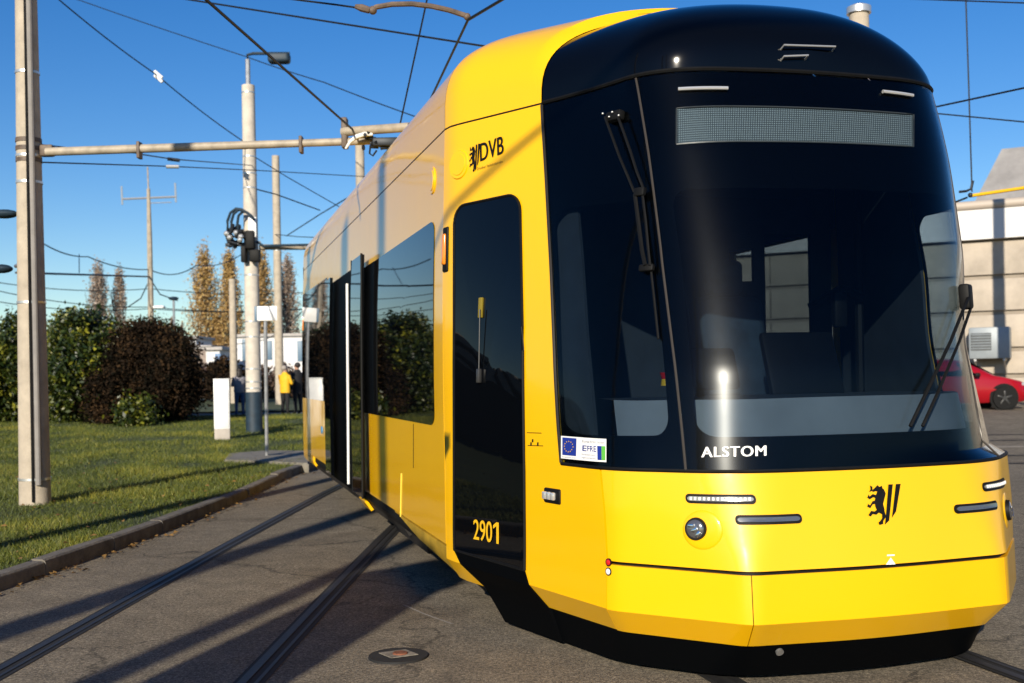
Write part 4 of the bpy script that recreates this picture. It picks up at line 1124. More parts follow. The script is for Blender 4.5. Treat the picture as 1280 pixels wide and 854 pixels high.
# switchgear: curved cables, insulators, box
rel = lambda u, v, dd=0.0: at(u, v, D2-r20-0.1+dd)-b2
for off in (0, 5.5, 14):
    bm = BM(); add_tube(bm, [rel(u+off*(1-k/7.5), v+off*0.25, -0.05*k) for k, (u, v) in enumerate(((284.5, 290), (284.5, 276), (288, 266), (295, 261), (302, 262), (309, 266), (315, 271)))], 0.035, 7); obj('cable_loop', bm, M_navy, p2)
bm = BM(); rb = random.Random(5)
for i in range(26):
    u, v = rb.uniform(281, 304), rb.uniform(286, 306); M = Matrix.Translation(rel(u, v, rb.uniform(-0.2, 0.2))) @ Matrix.Rotation(rb.uniform(0, 3), 4, 'Y')
    add_cyl(bm, rb.uniform(0.03, 0.07), rb.uniform(0.03, 0.07), rb.uniform(0.08, 0.25), M, 8)
add_box(bm, (0.55, 0.10, 0.08), Matrix.Translation(rel(296, 306)), 0.01); obj('disconnector', bm, M_wire, p2)
bm = BM()
for u, v in ((283, 292), (287, 297), (295, 291), (301, 296), (300, 300)): add_sphere(bm, 0.07, Matrix.Translation(rel(u, v, -0.2)), 10, 6)
obj('insulator', bm, M_alu, p2)
bm = BM(); add_box(bm, (0.22, 0.2, 0.45), Matrix.Translation(rel(313, 300)), 0.03); add_box(bm, (0.25, 0.2, 0.30), Matrix.Translation(rel(319, 320)), 0.03); add_box(bm, (0.12, 0.2, 0.4), Matrix.Translation(rel(305, 318)), 0.02); obj('terminal_box', bm, M_rub, p2)
bm = BM(); add_box(bm, (0.20, 0.06, 0.50), Matrix.Translation(rel(315.5, 284)), 0.02); obj('bright_sleeve', bm, M_whitep, p2)
bm = BM(); a = at(324, 309, D2)-b2; b = at(398, 309, D2+0.3)-b2; add_tube(bm, [a, b], 0.07, 8); obj('side_arm', bm, M_tube, p2)
bm = BM(); add_tube(bm, [at(u, v, D2-0.1)-b2 for u, v in ((321, 302), (330, 308), (342, 307), (398, 306))], 0.035, 6); obj('arm_cable', bm, M_navy, p2)
# 3.. further poles
def far_pole(label, u_b, v_b, u_t, v_t, wpx, d, m=M_conc, straps=()):
    b = at(u_b, v_b, d); b.z = gh(b.x, d)
    t = at(u_t, v_t, d); H = t.z-b.z
    return pole('catenary_pole', label, b, 0.5*wpx/F*d*1.1, 0.5*wpx/F*d*0.92, H, m, [H*s for s in straps])
far_pole('slim brown concrete pole just behind the person in the yellow coat', 350, 505, 341, 195, 10, 52, straps=(0.62,))
far_pole('shorter slim concrete pole behind the person in blue jeans', 293, 500, 290, 349, 9, 56)
far_pole('concrete pole behind the tram whose top shows under the tube bracket', 456, 540, 451, 180, 12, 30)
q5 = far_pole('thick concrete pole with a silver cap rising behind the tram roof', 1083, 540, 1077, 16, 26, 21)
H5 = at(1077, 16, 21).z-q5.location.z
bm = BM(); add_cyl(bm, 0.225, 0.225, 0.12, TR(0, 0, H5-0.02), 28); add_cyl(bm, 0.225, 0.12, 0.05, TR(0, 0, H5+0.10), 28); obj('cap', bm, M_alu, q5)
# radio mast
D = 46; b = at(190, 470, D); b.z = gh(b.x, D)
t = thing('antenna_mast', 'thin lattice-like mast with a pale H-shaped antenna above the hedge', 'antenna mast', b)
r_ = lambda u, v: at(u, v, D)-b
bm = BM(); add_tube(bm, [(0, 0, -0.2), r_(187, 300), r_(185.5, 236)], [0.14, 0.11, 0.07], 8); add_tube(bm, [r_(185.5, 236), r_(184.5, 209)], 0.03, 6); obj('mast', bm, M_tube, t)
bm = BM(); add_tube(bm, [r_(152, 249), r_(221, 246)], 0.045, 6); add_tube(bm, [r_(152, 233), r_(153, 256)], 0.04, 6); add_tube(bm, [r_(219, 229), r_(220, 253)], 0.04, 6); add_tube(bm, [r_(187, 254), r_(214, 253)], 0.02, 6); obj('antenna', bm, M_alu, t)
bm = BM(); add_box(bm, (0.45, 0.3, 0.10), Matrix.Translation(r_(199, 384)), 0.04); add_tube(bm, [r_(188, 384), r_(200, 384)], 0.03, 6); obj('lamp', bm, M_white, t)

# ================================================================== WIRES
def wire(label, pts, r, sag=0.0, group=None, name='overhead_wire', m=None, n=10):
    P = [at(*q) if len(q) == 3 else Vector(q) for q in pts]
    full = []
    for a, b in zip(P, P[1:]): full += (sag_line(a, b, sag, n) if not full else sag_line(a, b, sag, n)[1:])
    o = P[0]
    bm = BM(); add_tube(bm, [q-o for q in full], r, 6)
    w = obj(name, bm, m or M_wire, None, o); return tag(w, label, 'wire', group)
wire('thick dark contact wire running from the top edge down to the bracket arm end', [(210, -42, 8.0), (258, 0, 8.6), (442, 163, D1-0.35)], 0.013)
a_ = thing('pull_off_arm', 'curved brown pull-off arm hanging at the top centre above the tram roof', 'pull-off arm', at(450, 10, 9.0)); o_ = at(450, 10, 9.0)
bm = BM(); add_tube(bm, [at(u, v, 9.0)-o_ for u, v in ((464, 14), (470, 9), (490, 5.5), (515, 5), (540, 8), (562, 13), (583, 20))], 0.022, 8); obj('tube', bm, M_brown, a_)
bm = BM(); add_tube(bm, [at(u, v, 9.0)-o_ for u, v in ((444, 8), (452, 10), (462, 13))], [0.018, 0.032, 0.028], 8); add_sphere(bm, 0.035, Matrix.Translation(at(466, 13, 9.0)-o_), 10, 6); obj('joint', bm, M_brown, a_); bm = BM(); add_sphere(bm, 0.03, Matrix.Translation(at(584, 21, 9.0)-o_), 10, 6); obj('joint', bm, M_brown, a_)
wire('contact wire held by the curved pull-off arm', [(660, -22, 8.0), (627, 0, 8.4), (585, 25, 9.0), (541, 118, 11.5), (505, 200, 15)], 0.012)
wire('guy wire running left from the curved pull-off arm', [(340, -4, 9.3), (420, 6, 9.1), (448, 10, 9.0)], 0.008)
wire('steep thin wire crossing the sky beside the pull-off arm', [(535, -6, 12), (500, 156, 13.2)], 0.010)
wire('long cross span wire from the top edge to the tram roof', [(180, -10, 15), (232, -1, 14.5), (600, 57, 12), (720, 76, 11.3)], 0.012)
wire('tension wire with bright insulators between top edge and the lamp pole', [(60, -12, 20), (195, 93, 24), (303, 176, D2-0.3)], 0.013, 0.05)
bm = BM(); o = at(198, 95, 24); d_ = (at(205, 101, 24)-at(190, 88, 24)).normalized()
add_tube(bm, [-d_*0.11+Vector((0, 0, 0.03)), d_*0.11+Vector((0, 0, 0.03))], 0.035, 8); add_tube(bm, [-d_*0.11-Vector((0.0, 0, 0.06)), d_*0.11-Vector((0.0, 0, 0.06))], 0.035, 8)
tag(obj('wire_insulator', bm, M_white, None, o), 'bright white double insulator on the diagonal tension wire', 'insulator')
wire('thin span wire passing over the lamp pole top', [(90, -3, 30), (308, 71, 28.7), (405, 103, 25), (560, 160, 22)], 0.013, 0.02)
wire('upper stay wire below the bracket arm', [(52, 181, D1), (105, 187, 15), (176, 192, 17)], 0.009)
wire('lower stay wire below the bracket arm with a pale insulator', [(52, 203, D1), (210, 208, 18), (320, 213, 23), (475, 222, 28)], 0.010)
wire('stay wire ending in a dark clamp under the bracket arm', [(176, 193, 17), (215, 199, 19), (316, 207, D2)], 0.011)
bm = BM(); add_tube(bm, [Vector((-0.10, 0, 0.0)), Vector((0.10, 0, -0.005))], 0.03, 8); tag(obj('wire_insulator', bm, M_alu, None, at(216, 208.3, 17.9)), 'pale insulator on the lower stay wire under the arm', 'insulator')
bm = BM(); add_tube(bm, [Vector((-0.10, 0, 0.01)), Vector((0.10, 0, -0.02))], 0.03, 8); tag(obj('wire_insulator', bm, M_wire, None, at(217, 199.3, 19)), 'dark insulator on the stay wire above the pale one', 'insulator')
wire('stay wire running right from the middle of the lamp pole', [(318, 236, D2), (345, 243, 29), (400, 263, 30)], 0.016)
wire('sloping wire rising right behind the bracket arm', [(358, 295, 40), (400, 268, 36), (440, 244, 32)], 0.018)
wire('steep stay from the lamp pole towards the tram', [(318, 196, D2), (360, 222, 30), (430, 262, 32)], 0.012)
wire('stay wire at the slim brown pole', [(343, 293, 52), (372, 296, 48), (420, 298, 45)], 0.02)
G = 'thin far overhead wires above the hedge'
L = 'thin dark far wire crossing the sky above the hedge'
wire(L, [(50, 302, 38), (110, 321, 42), (187, 337, 46)], 0.022, 0.15, G)
wire(L, [(187, 337, 46), (245, 332, 50), (310, 312, 60)], 0.022, 0.3, G)
wire('thick dark feeder line from the near pole to the mast', [(20, 341, 30), (56, 342, 32), (187, 346, 46)], 0.035)
for v0, v1, v2 in ((352, 361, 364), (362, 384, 385), (376, 386, 384)):
    wire(L, [(-10, v0, 55), (187, v1, 60), (400, v2, 72)], 0.024, 0.25, G)
wire(L, [(187, 350, 46), (176, 373, 47), (160, 384, 48)], 0.024, 0.0, G)
wire(L, [(190, 352, 46), (200, 368, 47), (222, 376, 50)], 0.024, 0.0, G)
wire(L, [(99, 318, 40.5), (99, 341, 36)], 0.015, 0.0, G)
wire(L, [(200, 434, 70), (330, 425, 75), (378, 389, 60)], 0.03, 0.2, G)
bm = BM(); D = 58; c = at(217, 372, D); add_tube(bm, [(0, 0, -9), (0, 0, -0.1)], 0.07, 8); pl = thing('street_lamp', 'distant street lamp with a flat dark head above the hedge', 'street lamp', (c.x, c.y, gh(c.x, D)))
bm.free(); bm = BM(); add_tube(bm, [(0, 0, -0.1), (0, 0, c.z-gh(c.x, D))], 0.06, 8); obj('post', bm, M_steel, pl)
bm = BM(); add_sphere(bm, 1, TR(0, 0, c.z-gh(c.x, D)-0.05) @ Matrix.Diagonal((0.26, 0.26, 0.10, 1)), 14, 8); obj('lamp_head', bm, M_navy, pl)
# right-hand sky
wire('upper of two wires leaving the tram roof to the right', [(1150, 138, 16), (1285, 109, 14)], 0.013)
wire('lower of two wires leaving the tram roof to the right', [(1150, 140, 18), (1285, 153, 17)], 0.012)
wire('thin wire along the top right edge', [(1120, -2, 14), (1285, 4, 14)], 0.009)
wire('vertical dropper wire in front of the workshop roof', [(1207, -10, 18), (1211, 110, 18), (1215, 240, 18)], 0.012)
D = 18; o = at(1212, 245, D); t = thing('yellow_insulated_rod', 'yellow insulated rod with a dark clamp in front of the workshop roof', 'rod', o)
bm = BM(); add_tube(bm, [at(1212, 245, D)-o, at(1300, 232, D)-o], 0.028, 8); obj('rod', bm, mat('rod yellow', (0.70, 0.40, 0.01), 0.4), t)
bm = BM(); add_tube(bm, [at(1199, 240, D)-o, at(1208, 239, D)-o, at(1214, 236, D)-o, at(1216, 226, D)-o], 0.022, 6); add_sphere(bm, 0.04, Matrix.Translation(at(1213, 244, D)-o), 10, 6); obj('clamp', bm, M_wire, t)
wire('dark span wire joining the yellow rod', [(1120, 275, 19), (1186, 256, 18.3), (1209, 247, 18)], 0.016)

# ================================================================== LAWN FURNITURE
b = gnd(278, 551, 0.10); D = b.y
k = F/D
t = thing('utility_cabinet', 'tall narrow white utility cabinet with a grey foot on the lawn', 'cabinet', b, R(14))
W, Hc = 19.0/k, 76/k
bm = BM(); add_box(bm, (W, W*1.2, Hc-15/k), TR(0, 0, 15/k+(Hc-15/k)/2), 0.012); body = obj('body', bm, M_whitep, t)
bm = BM(); add_box(bm, (W*0.98, W*1.17, 15/k), TR(0, 0, 7.5/k), 0.01); obj('base', bm, mat('cabinet foot', (0.42, 0.38, 0.33), 0.8, var=0.1), t)
bm = BM(); add_box(bm, (W*1.04, W*1.24, 0.03), TR(0, 0, Hc+0.014), 0.01); obj('lid', bm, M_whitep, t)
bm = BM(); add_box(bm, (W*0.86, 0.012, Hc*0.62), TR(0, -W*0.6-0.006, Hc*0.54), 0.004); obj('door', bm, M_whitep, body)
b = at(333.5, 571, 20.4); b.z = gh(b.x, b.y)+KH+0.03; D = b.y; k = F/D
t = thing('sign_post', 'slim grey post with a small blank white sign plate on the paved island', 'sign', b)
ztp = at(331.5, 383, D).z-b.z
bm = BM(); add_tube(bm, [(0, 0, 0), (at(331.5, 383, D)-b).to_tuple()], 0.033, 10); obj('post', bm, M_steel, t)
bm = BM(); c = at(334.5, 392, D)-b; add_box(bm, (25/k, 0.012, 18/k), TR(c.x, -0.045, c.z), 0.01); obj('sign_plate', bm, M_whitep, t)
bm = BM(); c = at(321, 392, D)-b; add_box(bm, (0.05, 0.16, 18/k), TR(c.x-0.01, 0.03, c.z), 0.01); obj('side_plate', bm, mat('sign blue grey', (0.10, 0.17, 0.25), 0.5), t)

# ================================================================== PEOPLE
def skin_mesh(verts, edges, rad):
    me = bpy.data.meshes.new('tmp'); me.from_pydata(verts, edges, []); o = bpy.data.objects.new('tmp', me); C.objects.link(o)
    sk = o.modifiers.new('skin', 'SKIN'); ss = o.modifiers.new('sub', 'SUBSURF'); ss.levels = 2; ss.render_levels = 2
    for i, r in enumerate(rad): me.skin_vertices[0].data[i].radius = (r, r) if not isinstance(r, tuple) else r
    me.skin_vertices[0].data[0].use_root = True
    dg = bpy.context.evaluated_depsgraph_get(); dg.update()
    bm = BM(); bm.from_mesh(o.evaluated_get(dg).to_mesh()); bpy.data.objects.remove(o, do_unlink=True); return bm
def person(label, base, rotz, coat, trousers, hair, arm='down', long_hair=False, hgt=1.75, jacket_low=0.78):
    t = thing('person', label, 'person', base, rotz)
    s = hgt/1.75
    V = [(0, 0, .95), (0, 0, 1.15), (0, 0, 1.36), (0, 0, 1.47), (0, -.01, 1.54), (0, -.015, 1.64), (0, -.01, 1.71)]
    E = [(0, 1), (1, 2), (2, 3), (3, 4), (4, 5), (5, 6)]; Rr = [.155, .145, .165, .075, .062, .098, .075]
    for sx in (-1, 1):
        i = len(V); V += [(sx*.10, 0, .86), (sx*.115, -.015 if sx > 0 else .02, .48), (sx*.12, .03, .10), (sx*.125, -.12, .035)]; E += [(0, i), (i, i+1), (i+1, i+2), (i+2, i+3)]; Rr += [.105, .07, .048, .04]
        i = len(V)
        if arm == 'phone': el, wr = (sx*.26, -.06, 1.10), (sx*.10, -.30, 1.22)
        else: el, wr = (sx*.26, .03, 1.10), (sx*.27, -.05, .85)
        hd = (wr[0]+(el[0]*-.02), wr[1]-.06, wr[2]+(-.08 if arm != 'phone' else .03))
        V += [(sx*.185, 0, 1.38), el, wr, hd]; E += [(2, i), (i, i+1), (i+1, i+2), (i+2, i+3)]; Rr += [.075, .055, .042, .036]
    V = [(a*s, b*s, c*s) for a, b, c in V]; Rr = [r*s for r in Rr]
    bm = skin_mesh(V, E, Rr)
    for f in bm.faces:
        c = f.calc_center_median()/s
        f.material_index = 2 if c.z > 1.50 else (1 if c.z < 0.86 and abs(c.x) < 0.22 else 0)
        if abs(c.x) > 0.2 and c.z < 0.84: f.material_index = 2
        if c.z < 0.09: f.material_index = 3
    obj('body', bm, [coat, trousers, M_skin, M_rub], t, smooth_ang=80)
    # coat over the body, cut off at the hem
    bm = BM(); 
    prof = [(jacket_low, .20, .145), (.9, .205, .15), (1.1, .195, .145), (1.28, .215, .15), (1.40, .21, .13), (1.47, .12, .09), (1.53, .085, .08)]
    rings = []
    for z, rx, ry in prof: rings.append([bm.verts.new((math.cos(2*math.pi*k/20)*rx*s, math.sin(2*math.pi*k/20)*ry*s, z*s)) for k in range(20)])
    for a, b in zip(rings, rings[1:]):
        for k in range(20): bm.faces.new((a[k], a[(k+1) % 20], b[(k+1) % 20], b[k]))
    obj('coat', bm, coat, t, smooth_ang=80)
    bm = BM(); add_sphere(bm, 1, TR(0, .025*s, 1.675*s) @ Matrix.Diagonal((.10*s, .108*s, .098*s, 1)), 16, 10)
    if long_hair: add_sphere(bm, 1, TR(0, .075*s, 1.52*s) @ Matrix.Diagonal((.105*s, .06*s, .20*s, 1)), 14, 10)
    obj('hair', bm, hair, t, smooth_ang=80)
    # face: brow line, nose, mouth
    bm = BM(); add_sphere(bm, 0.018*s, TR(0, -.115*s, 1.63*s), 8, 6); obj('nose', bm, M_skin, t)
    bm = BM()
    for sx in (-1, 1): add_sphere(bm, 0.011*s, TR(sx*.035*s, -.098*s, 1.655*s), 8, 6)
    obj('eyes', bm, M_rub, t)
    return t
M_skin = mat('skin', (0.45, 0.26, 0.18), 0.6)
M_hairb = mat('dark hair', (0.012, 0.009, 0.008), 0.6)
M_hairg = mat('grey hair', (0.30, 0.27, 0.24), 0.7)
def ppos(u, d): x = ray(u, 470)[0]*d; return Vector((x, d, 0.26))
person('person with long dark hair in a grey jacket and blue jeans beside the pole', ppos(299, 38.6), R(200), mat('grey jacket', (0.24, 0.23, 0.25), 0.8, var=0.2, vscale=9), mat('jeans', (0.03, 0.07, 0.15), 0.8, var=0.3, vscale=9), M_hairb, 'phone', True, 1.66, 0.88)
person('person in a bright yellow coat and black trousers standing on the path', ppos(356, 38.8), R(150), mat('yellow coat', (0.72, 0.40, 0.01), 0.7, var=0.12, vscale=9), mat('black trousers', (0.008, 0.008, 0.009), 0.8), M_hairg, 'phone', False, 1.72, 0.80)
person('person in black clothes half hidden by the tram rear', ppos(371.5, 39.6), R(240), mat('black coat', (0.010, 0.010, 0.012), 0.8), mat('black jeans', (0.012, 0.012, 0.014), 0.8), M_hairb, 'down', False, 1.82, 0.7)

# ================================================================== VEGETATION
def leaf_mat(name, c0, c1, c2):
    m = bpy.data.materials.new(name); m.use_nodes = True; nt = m.node_tree; b = nt.nodes['Principled BSDF']
    a = nt.nodes.new('ShaderNodeAttribute'); a.attribute_name = 'tone'; r = nt.nodes.new('ShaderNodeValToRGB'); e = r.color_ramp.elements
    e[0].color = (*c0, 1); e[1].color = (*c2, 1); q = e.new(0.5); q.color = (*c1, 1)
    nt.links.new(a.outputs['Fac'], r.inputs['Fac']); nt.links.new(r.outputs[0], b.inputs['Base Color']); b.inputs['Roughness'].default_value = 0.45
    return m
def leaves_obj(name, quads, tones, m, parent):
    V = np.array(quads, dtype=np.float32).reshape(-1, 3); n = len(V)//4
    me = bpy.data.meshes.new(name); me.vertices.add(len(V)); me.vertices.foreach_set('co', V.ravel())
    me.loops.add(len(V)); me.loops.foreach_set('vertex_index', np.arange(len(V), dtype=np.int32))
    me.polygons.add(n); me.polygons.foreach_set('loop_start', np.arange(0, len(V), 4, dtype=np.int32))
    a = me.attributes.new('tone', 'FLOAT', 'POINT'); a.data.foreach_set('value', np.repeat(np.array(tones, dtype=np.float32), 4))
    me.update(calc_edges=True); me.materials.append(m)
    o = bpy.data.objects.new(name, me); C.objects.link(o); o.parent = parent; return o
def leaf_quads(rng, c, n, spread, size, tone, flat=0.0):
    out = []; ts = []
    P = rng.normal(size=(n, 3))*spread+np.array(c)
    for p in P:
        a = rng.normal(size=3); a /= np.linalg.norm(a); b = rng.normal(size=3); b -= a*a.dot(b); b /= np.linalg.norm(b)
        s = size*(0.6+0.8*rng.random()); a = a*s; b = b*s*0.5
        out.append((p-a, p-b*1.0+a*0.1, p+a, p+b+a*0.1)); ts.append(min(1, max(0, tone+0.2*rng.standard_normal())))
    return out, ts
def shrub(name, label, base, rx, ry, hgt, m, clumps, per, size, seed, tone0=0.36, spread=0.16, cat='shrub', lumps=5, rot=0.0):
    rng = np.random.default_rng(seed); t = thing(name, label, cat, base, rot)
    bl = [(rng.uniform(-.55, .55)*rx, rng.uniform(-.4, .4)*ry, hgt*rng.uniform(.36, .60), rng.uniform(.50, .72)) for _ in range(lumps)]
    Q = []; T = []
    for i in range(clumps):
        bx, by, bz, br = bl[i % lumps]
        v = rng.normal(size=3); v /= np.linalg.norm(v); f = rng.uniform(0.55, 1.04)
        p = np.array([bx+v[0]*rx*br*f, by+v[1]*ry*br*f, bz+v[2]*min(bz-0.05, hgt-bz if v[2] > 0 else bz)*f])
        if p[2] < 0.05: continue
        q, tt = leaf_quads(rng, p, per, spread, size, tone0+0.28*rng.standard_normal()); Q += q; T += tt
    leaves_obj('crown', Q, T, m, t)
    bm = BM()
    for i in range(7):
        a = rng.random()*6.28; bx, by, bz, br = bl[i % lumps]; add_tube(bm, [(math.cos(a)*.2*rx*.5, math.sin(a)*.2, -0.05), (bx*.5, by*.5, bz*.5), (bx, by, bz*1.3)], [.05, .035, .015], 6)
    obj('trunk', bm, M_bark, t); return t
M_hedge = leaf_mat('laurel leaves', (0.010, 0.022, 0.003), (0.032, 0.048, 0.004), (0.22, 0.215, 0.018))
M_purple = leaf_mat('dark red leaves', (0.004, 0.004, 0.002), (0.016, 0.010, 0.006), (0.05, 0.028, 0.012))
M_purple.node_tree.nodes['Principled BSDF'].inputs['Roughness'].default_value = 0.9; M_purple.node_tree.nodes['Principled BSDF'].inputs['Specular IOR Level'].default_value = 0.1
M_wine = leaf_mat('bare reddish twigs', (0.03, 0.018, 0.014), (0.07, 0.04, 0.03), (0.13, 0.09, 0.06))
def hb(u, v, d): p = at(u, v, d); return Vector((p.x, d, gh(p.x, d)+0.05))
D = 34.0; k = F/D
shrub('hedge_shrub', 'big bright green laurel bush in front, right of the near pole', hb(118, 530, D), 75/k, 1.9, 138/k, M_hedge, 900, 64, 0.075, 1)
shrub('hedge_shrub', 'green laurel bush behind the near pole', hb(40, 530, D+1.2), 70/k, 2.0, 132/k, M_hedge, 800, 60, 0.075, 2)
shrub('hedge_shrub', 'dark red-brown leafless-looking bush at the right end of the hedge', hb(205, 530, D-0.6), 58/k, 1.8, 122/k, M_purple, 1100, 80, 0.05, 3, 0.4)
shrub('hedge_shrub', 'low green bush sprouting at the foot of the dark red one', hb(165, 532, D-2.8), 22/k, 0.6, 30/k, M_hedge, 80, 40, 0.07, 4, 0.5)
shrub('hedge_shrub', 'green laurel bush between the bright bush and the dark red one', hb(172, 530, D+1.6), 60/k, 1.8, 128/k, M_hedge, 620, 58, 0.075, 31, lumps=7)
shrub('hedge_shrub', 'dark red-brown low bush in front of the laurels, left of the larger dark one', hb(150, 531, D-1.2), 44/k, 1.3, 96/k, M_purple, 520, 76, 0.05, 32, 0.4, lumps=6)
for i, u in enumerate((-60, -190, -330, -480)):
    shrub('hedge_shrub', 'green laurel bush of the hedge continuing left of the photo', hb(u, 530, D+(0.8, -1, .5, -2)[i]), 85/k, 2.2, (140, 150, 170, 180)[i]/k, M_hedge, 520, 26, 0.12, 20+i, group='laurel bushes left of the view') if False else \
    tag(shrub('hedge_shrub', 'green laurel bush of the hedge continuing left of the photo', hb(u, 530, D+(0.8, -1, .5, -2)[i]), 85/k, 2.2, (140, 150, 170, 180)[i]/k, M_hedge, 520, 26, 0.12, 20+i), group='laurel bushes left of the view')
# shrubs beyond the path
for i, (u, v, d, w, h, lab, m_) in enumerate(((275, 480, 60, 26, 55, 'dark shrub behind the white cabinet', M_purple), (345, 470, 66, 40, 40, 'reddish bare shrub behind the yellow coat', M_wine), (240, 478, 64, 30, 45, 'reddish bare shrub right of the hedge', M_wine), (310, 478, 58, 30, 40, 'dark low shrub behind the blue-based pole', M_purple))):
    kk = F/d; shrub('shrub', lab, hb(u, v, d), w/kk, 1.5, h/kk, m_, 150, 26, 0.14, 40+i)
M_pop = leaf_mat('autumn poplar leaves', (0.20, 0.125, 0.05), (0.34, 0.21, 0.075), (0.48, 0.33, 0.11))
M_popb = leaf_mat('bare poplar twigs', (0.17, 0.13, 0.10), (0.28, 0.21, 0.165), (0.40, 0.31, 0.22))
def poplar(label, u, vt, d, wpx, m, seed, density=1.0):
    rng = np.random.default_rng(seed); p = at(u, 480, d); b = Vector((p.x, d, 0.25)); H = at(u, vt, d).z-b.z; w = wpx/F*d/2
    t = thing('poplar_tree', label, 'tree', b)
    bm = BM(); add_tube(bm, [(0, 0, -.2), (0.1, 0, H*.35), (0, 0, H*.9)], [.28, .18, .03], 8)
    for i in range(26):
        z0 = H*rng.uniform(.12, .7); a = rng.random()*6.28; r = w*rng.uniform(.4, .95); add_tube(bm, [(0, 0, z0), (math.cos(a)*r*.6, math.sin(a)*r*.6, z0+H*.10), (math.cos(a)*r*.8, math.sin(a)*r*.8, min(H*.97, z0+H*.25))], [.08, .05, .015], 5)
    obj('trunk', bm, M_bark, t)
    Q = []; T = []
    for i in range(int(620*density)):
        f = rng.random(); z = H*(0.10+0.90*f); rad = w*(min(1, (f+.12)*2.4)*(1-f**2.6)+.05)*(0.75+0.35*math.sin(f*23+seed)*rng.random())
        a = rng.random()*6.28; r = rad*math.sqrt(rng.random())
        q, tt = leaf_quads(rng, (math.cos(a)*r, math.sin(a)*r, z), 18, np.array([.26, .26, .7])*w*.5, 0.12, .5+.25*rng.standard_normal()); Q += q; T += tt
    leaves_obj('crown', Q, T, m, t); return t
poplar('grey-brown bare poplar left of the mast above the hedge', 125, 338, 118, 46, M_popb, 1, .8)
poplar('slim bare poplar nearest the mast above the hedge', 151, 340, 120, 32, M_popb, 2, .5)
poplar('tall bare-topped poplar with golden lower leaves right of the mast', 258, 320, 112, 58, M_pop, 3)
poplar('golden poplar behind the lamp pole, on its left', 289, 322, 112, 46, M_pop, 4)
poplar('golden poplar behind the lamp pole, on its right', 329, 322, 112, 50, M_pop, 5)
poplar('bare grey poplar between slim brown pole and tram', 362, 328, 116, 42, M_popb, 6, .7)
poplar('small poplar beside the tall golden one', 273, 400, 112, 34, M_pop, 7, .5)
poplar('tiny distant bare poplar above the hedge end', 216, 400, 150, 12, M_popb, 8, .4)
poplar('narrow distant bare poplar next to the tiny one', 229, 405, 155, 8, M_popb, 9, .25)

# ================================================================== BUILDINGS
def block(name, label, u0, u1, vt, vb, d, m, depth=8, windows=(), wm=None, roof=True):
    a = at(u0, 470, d); b = at(u1, 470, d); zt = at((u0+u1)/2, vt, d).z
    t = thing(name, label, 'building', ((a.x+b.x)/2, d+depth/2, 0.2))
    W = b.x-a.x; bm = BM(); add_box(bm, (W, depth, zt-0.2), TR(0, 0, (zt-0.2)/2)); obj('wall', bm, m, t)
    if roof:
        bm = BM(); add_box(bm, (W+0.5, depth+0.5, 0.25), TR(0, 0, zt-0.2+0.127), 0.03); obj('roof', bm, mat('roof sheet', (0.35, 0.33, 0.31), 0.6, var=0.2), t)
    for (x0, x1, y0, y1) in windows:
        p0 = at(x0, y1, d); p1 = at(x1, y0, d); bm = BM(); add_box(bm, (p1.x-p0.x, 0.08, p1.z-p0.z), TR((p0.x+p1.x)/2-t.location.x, -depth/2-0.02, (p0.z+p1.z)/2-0.2), 0.02); obj('window', bm, wm or M_blkglass, t)
    return t
M_wb = mat('white cladding', (0.62, 0.62, 0.62), 0.7, var=0.08, vscale=0.4)
block('low_building', 'long low white building behind the people', 296, 400, 421, 470, 92, M_wb, 9, ((331, 340, 426, 450), (303, 308, 424, 452), (318, 322, 424, 452), (372, 378, 426, 452)), mat('blue-grey gate', (0.10, 0.17, 0.24), 0.5))
block('low_building', 'small pale shed just right of the hedge', 226, 246, 424, 470, 95, M_wb, 5, ((231, 236, 432, 440),))
block('low_building', 'low brownish hut with a pale flat roof', 236, 262, 436, 470, 84, mat('hut wall', (0.25, 0.20, 0.17), 0.8, var=0.2), 5, ((244, 250, 444, 452),))
block('low_building', 'small white kiosk with a blue panel', 258, 275, 438, 470, 80, M_wb, 4, ((269, 276, 442, 458),), mat('kiosk blue', (0.05, 0.15, 0.32), 0.5))
# workshop at the right
FA = Vector((18.2, 42.0, 0.0)); fd = Vector((0.885, -0.467, 0)).normalized(); fang = math.atan2(fd.y, fd.x)
ws_ = thing('workshop_building', 'large beige workshop hall with a white fascia and a grey roof monitor', 'building', FA, fang)
def on_facade(u, v, off=0.0):
    rx, rz = ray(u, v); n = Vector((fd.y, -fd.x, 0))       # towards the camera
    den = n.x*rx+n.y; d = (n.dot(FA)+off)/den
    P = at(u, v, d)-FA; return Vector((P.dot(fd), -off, P.z))
X0, X1 = -20.0, 26.0
zf = lambda v: on_facade(1240, v).z
zW, zF, zP = zf(299), zf(262), zf(250)
def panels_mat():
    m = mat('beige wall panel', (0.40, 0.345, 0.28), 0.85, var=0.2, vscale=0.8, bump=0.15, bscale=20); return m
M_beige = panels_mat()
bm = BM(); rows_ = 5; z = 0.0
hs_ = [0, zf(470)-0.0, zf(437), zf(391), zf(346), zW]
hs_ = sorted(h for h in hs_ if h >= 0)
x = X0
while x < X1:
    for a, b in zip(hs_, hs_[1:]): add_box(bm, (5.70, 0.18, b-a-0.17), TR(x+2.86, 0.11, (a+b)/2), 0.02)
    x += 5.74
add_box(bm, (X1-X0, 12, zW), TR((X0+X1)/2, 6.15, zW/2), mi=1); obj('wall', bm, [M_beige, mat('joint band', (0.27, 0.23, 0.185), 0.9, var=0.15, vscale=1.5)], ws_)
bm = BM(); add_box(bm, (X1-X0, 12.4, zF-zW), TR((X0+X1)/2, 5.95, (zW+zF)/2)); obj('fascia', bm, mat('fascia white', (0.62, 0.61, 0.60), 0.6, var=0.06, vscale=0.7), ws_)
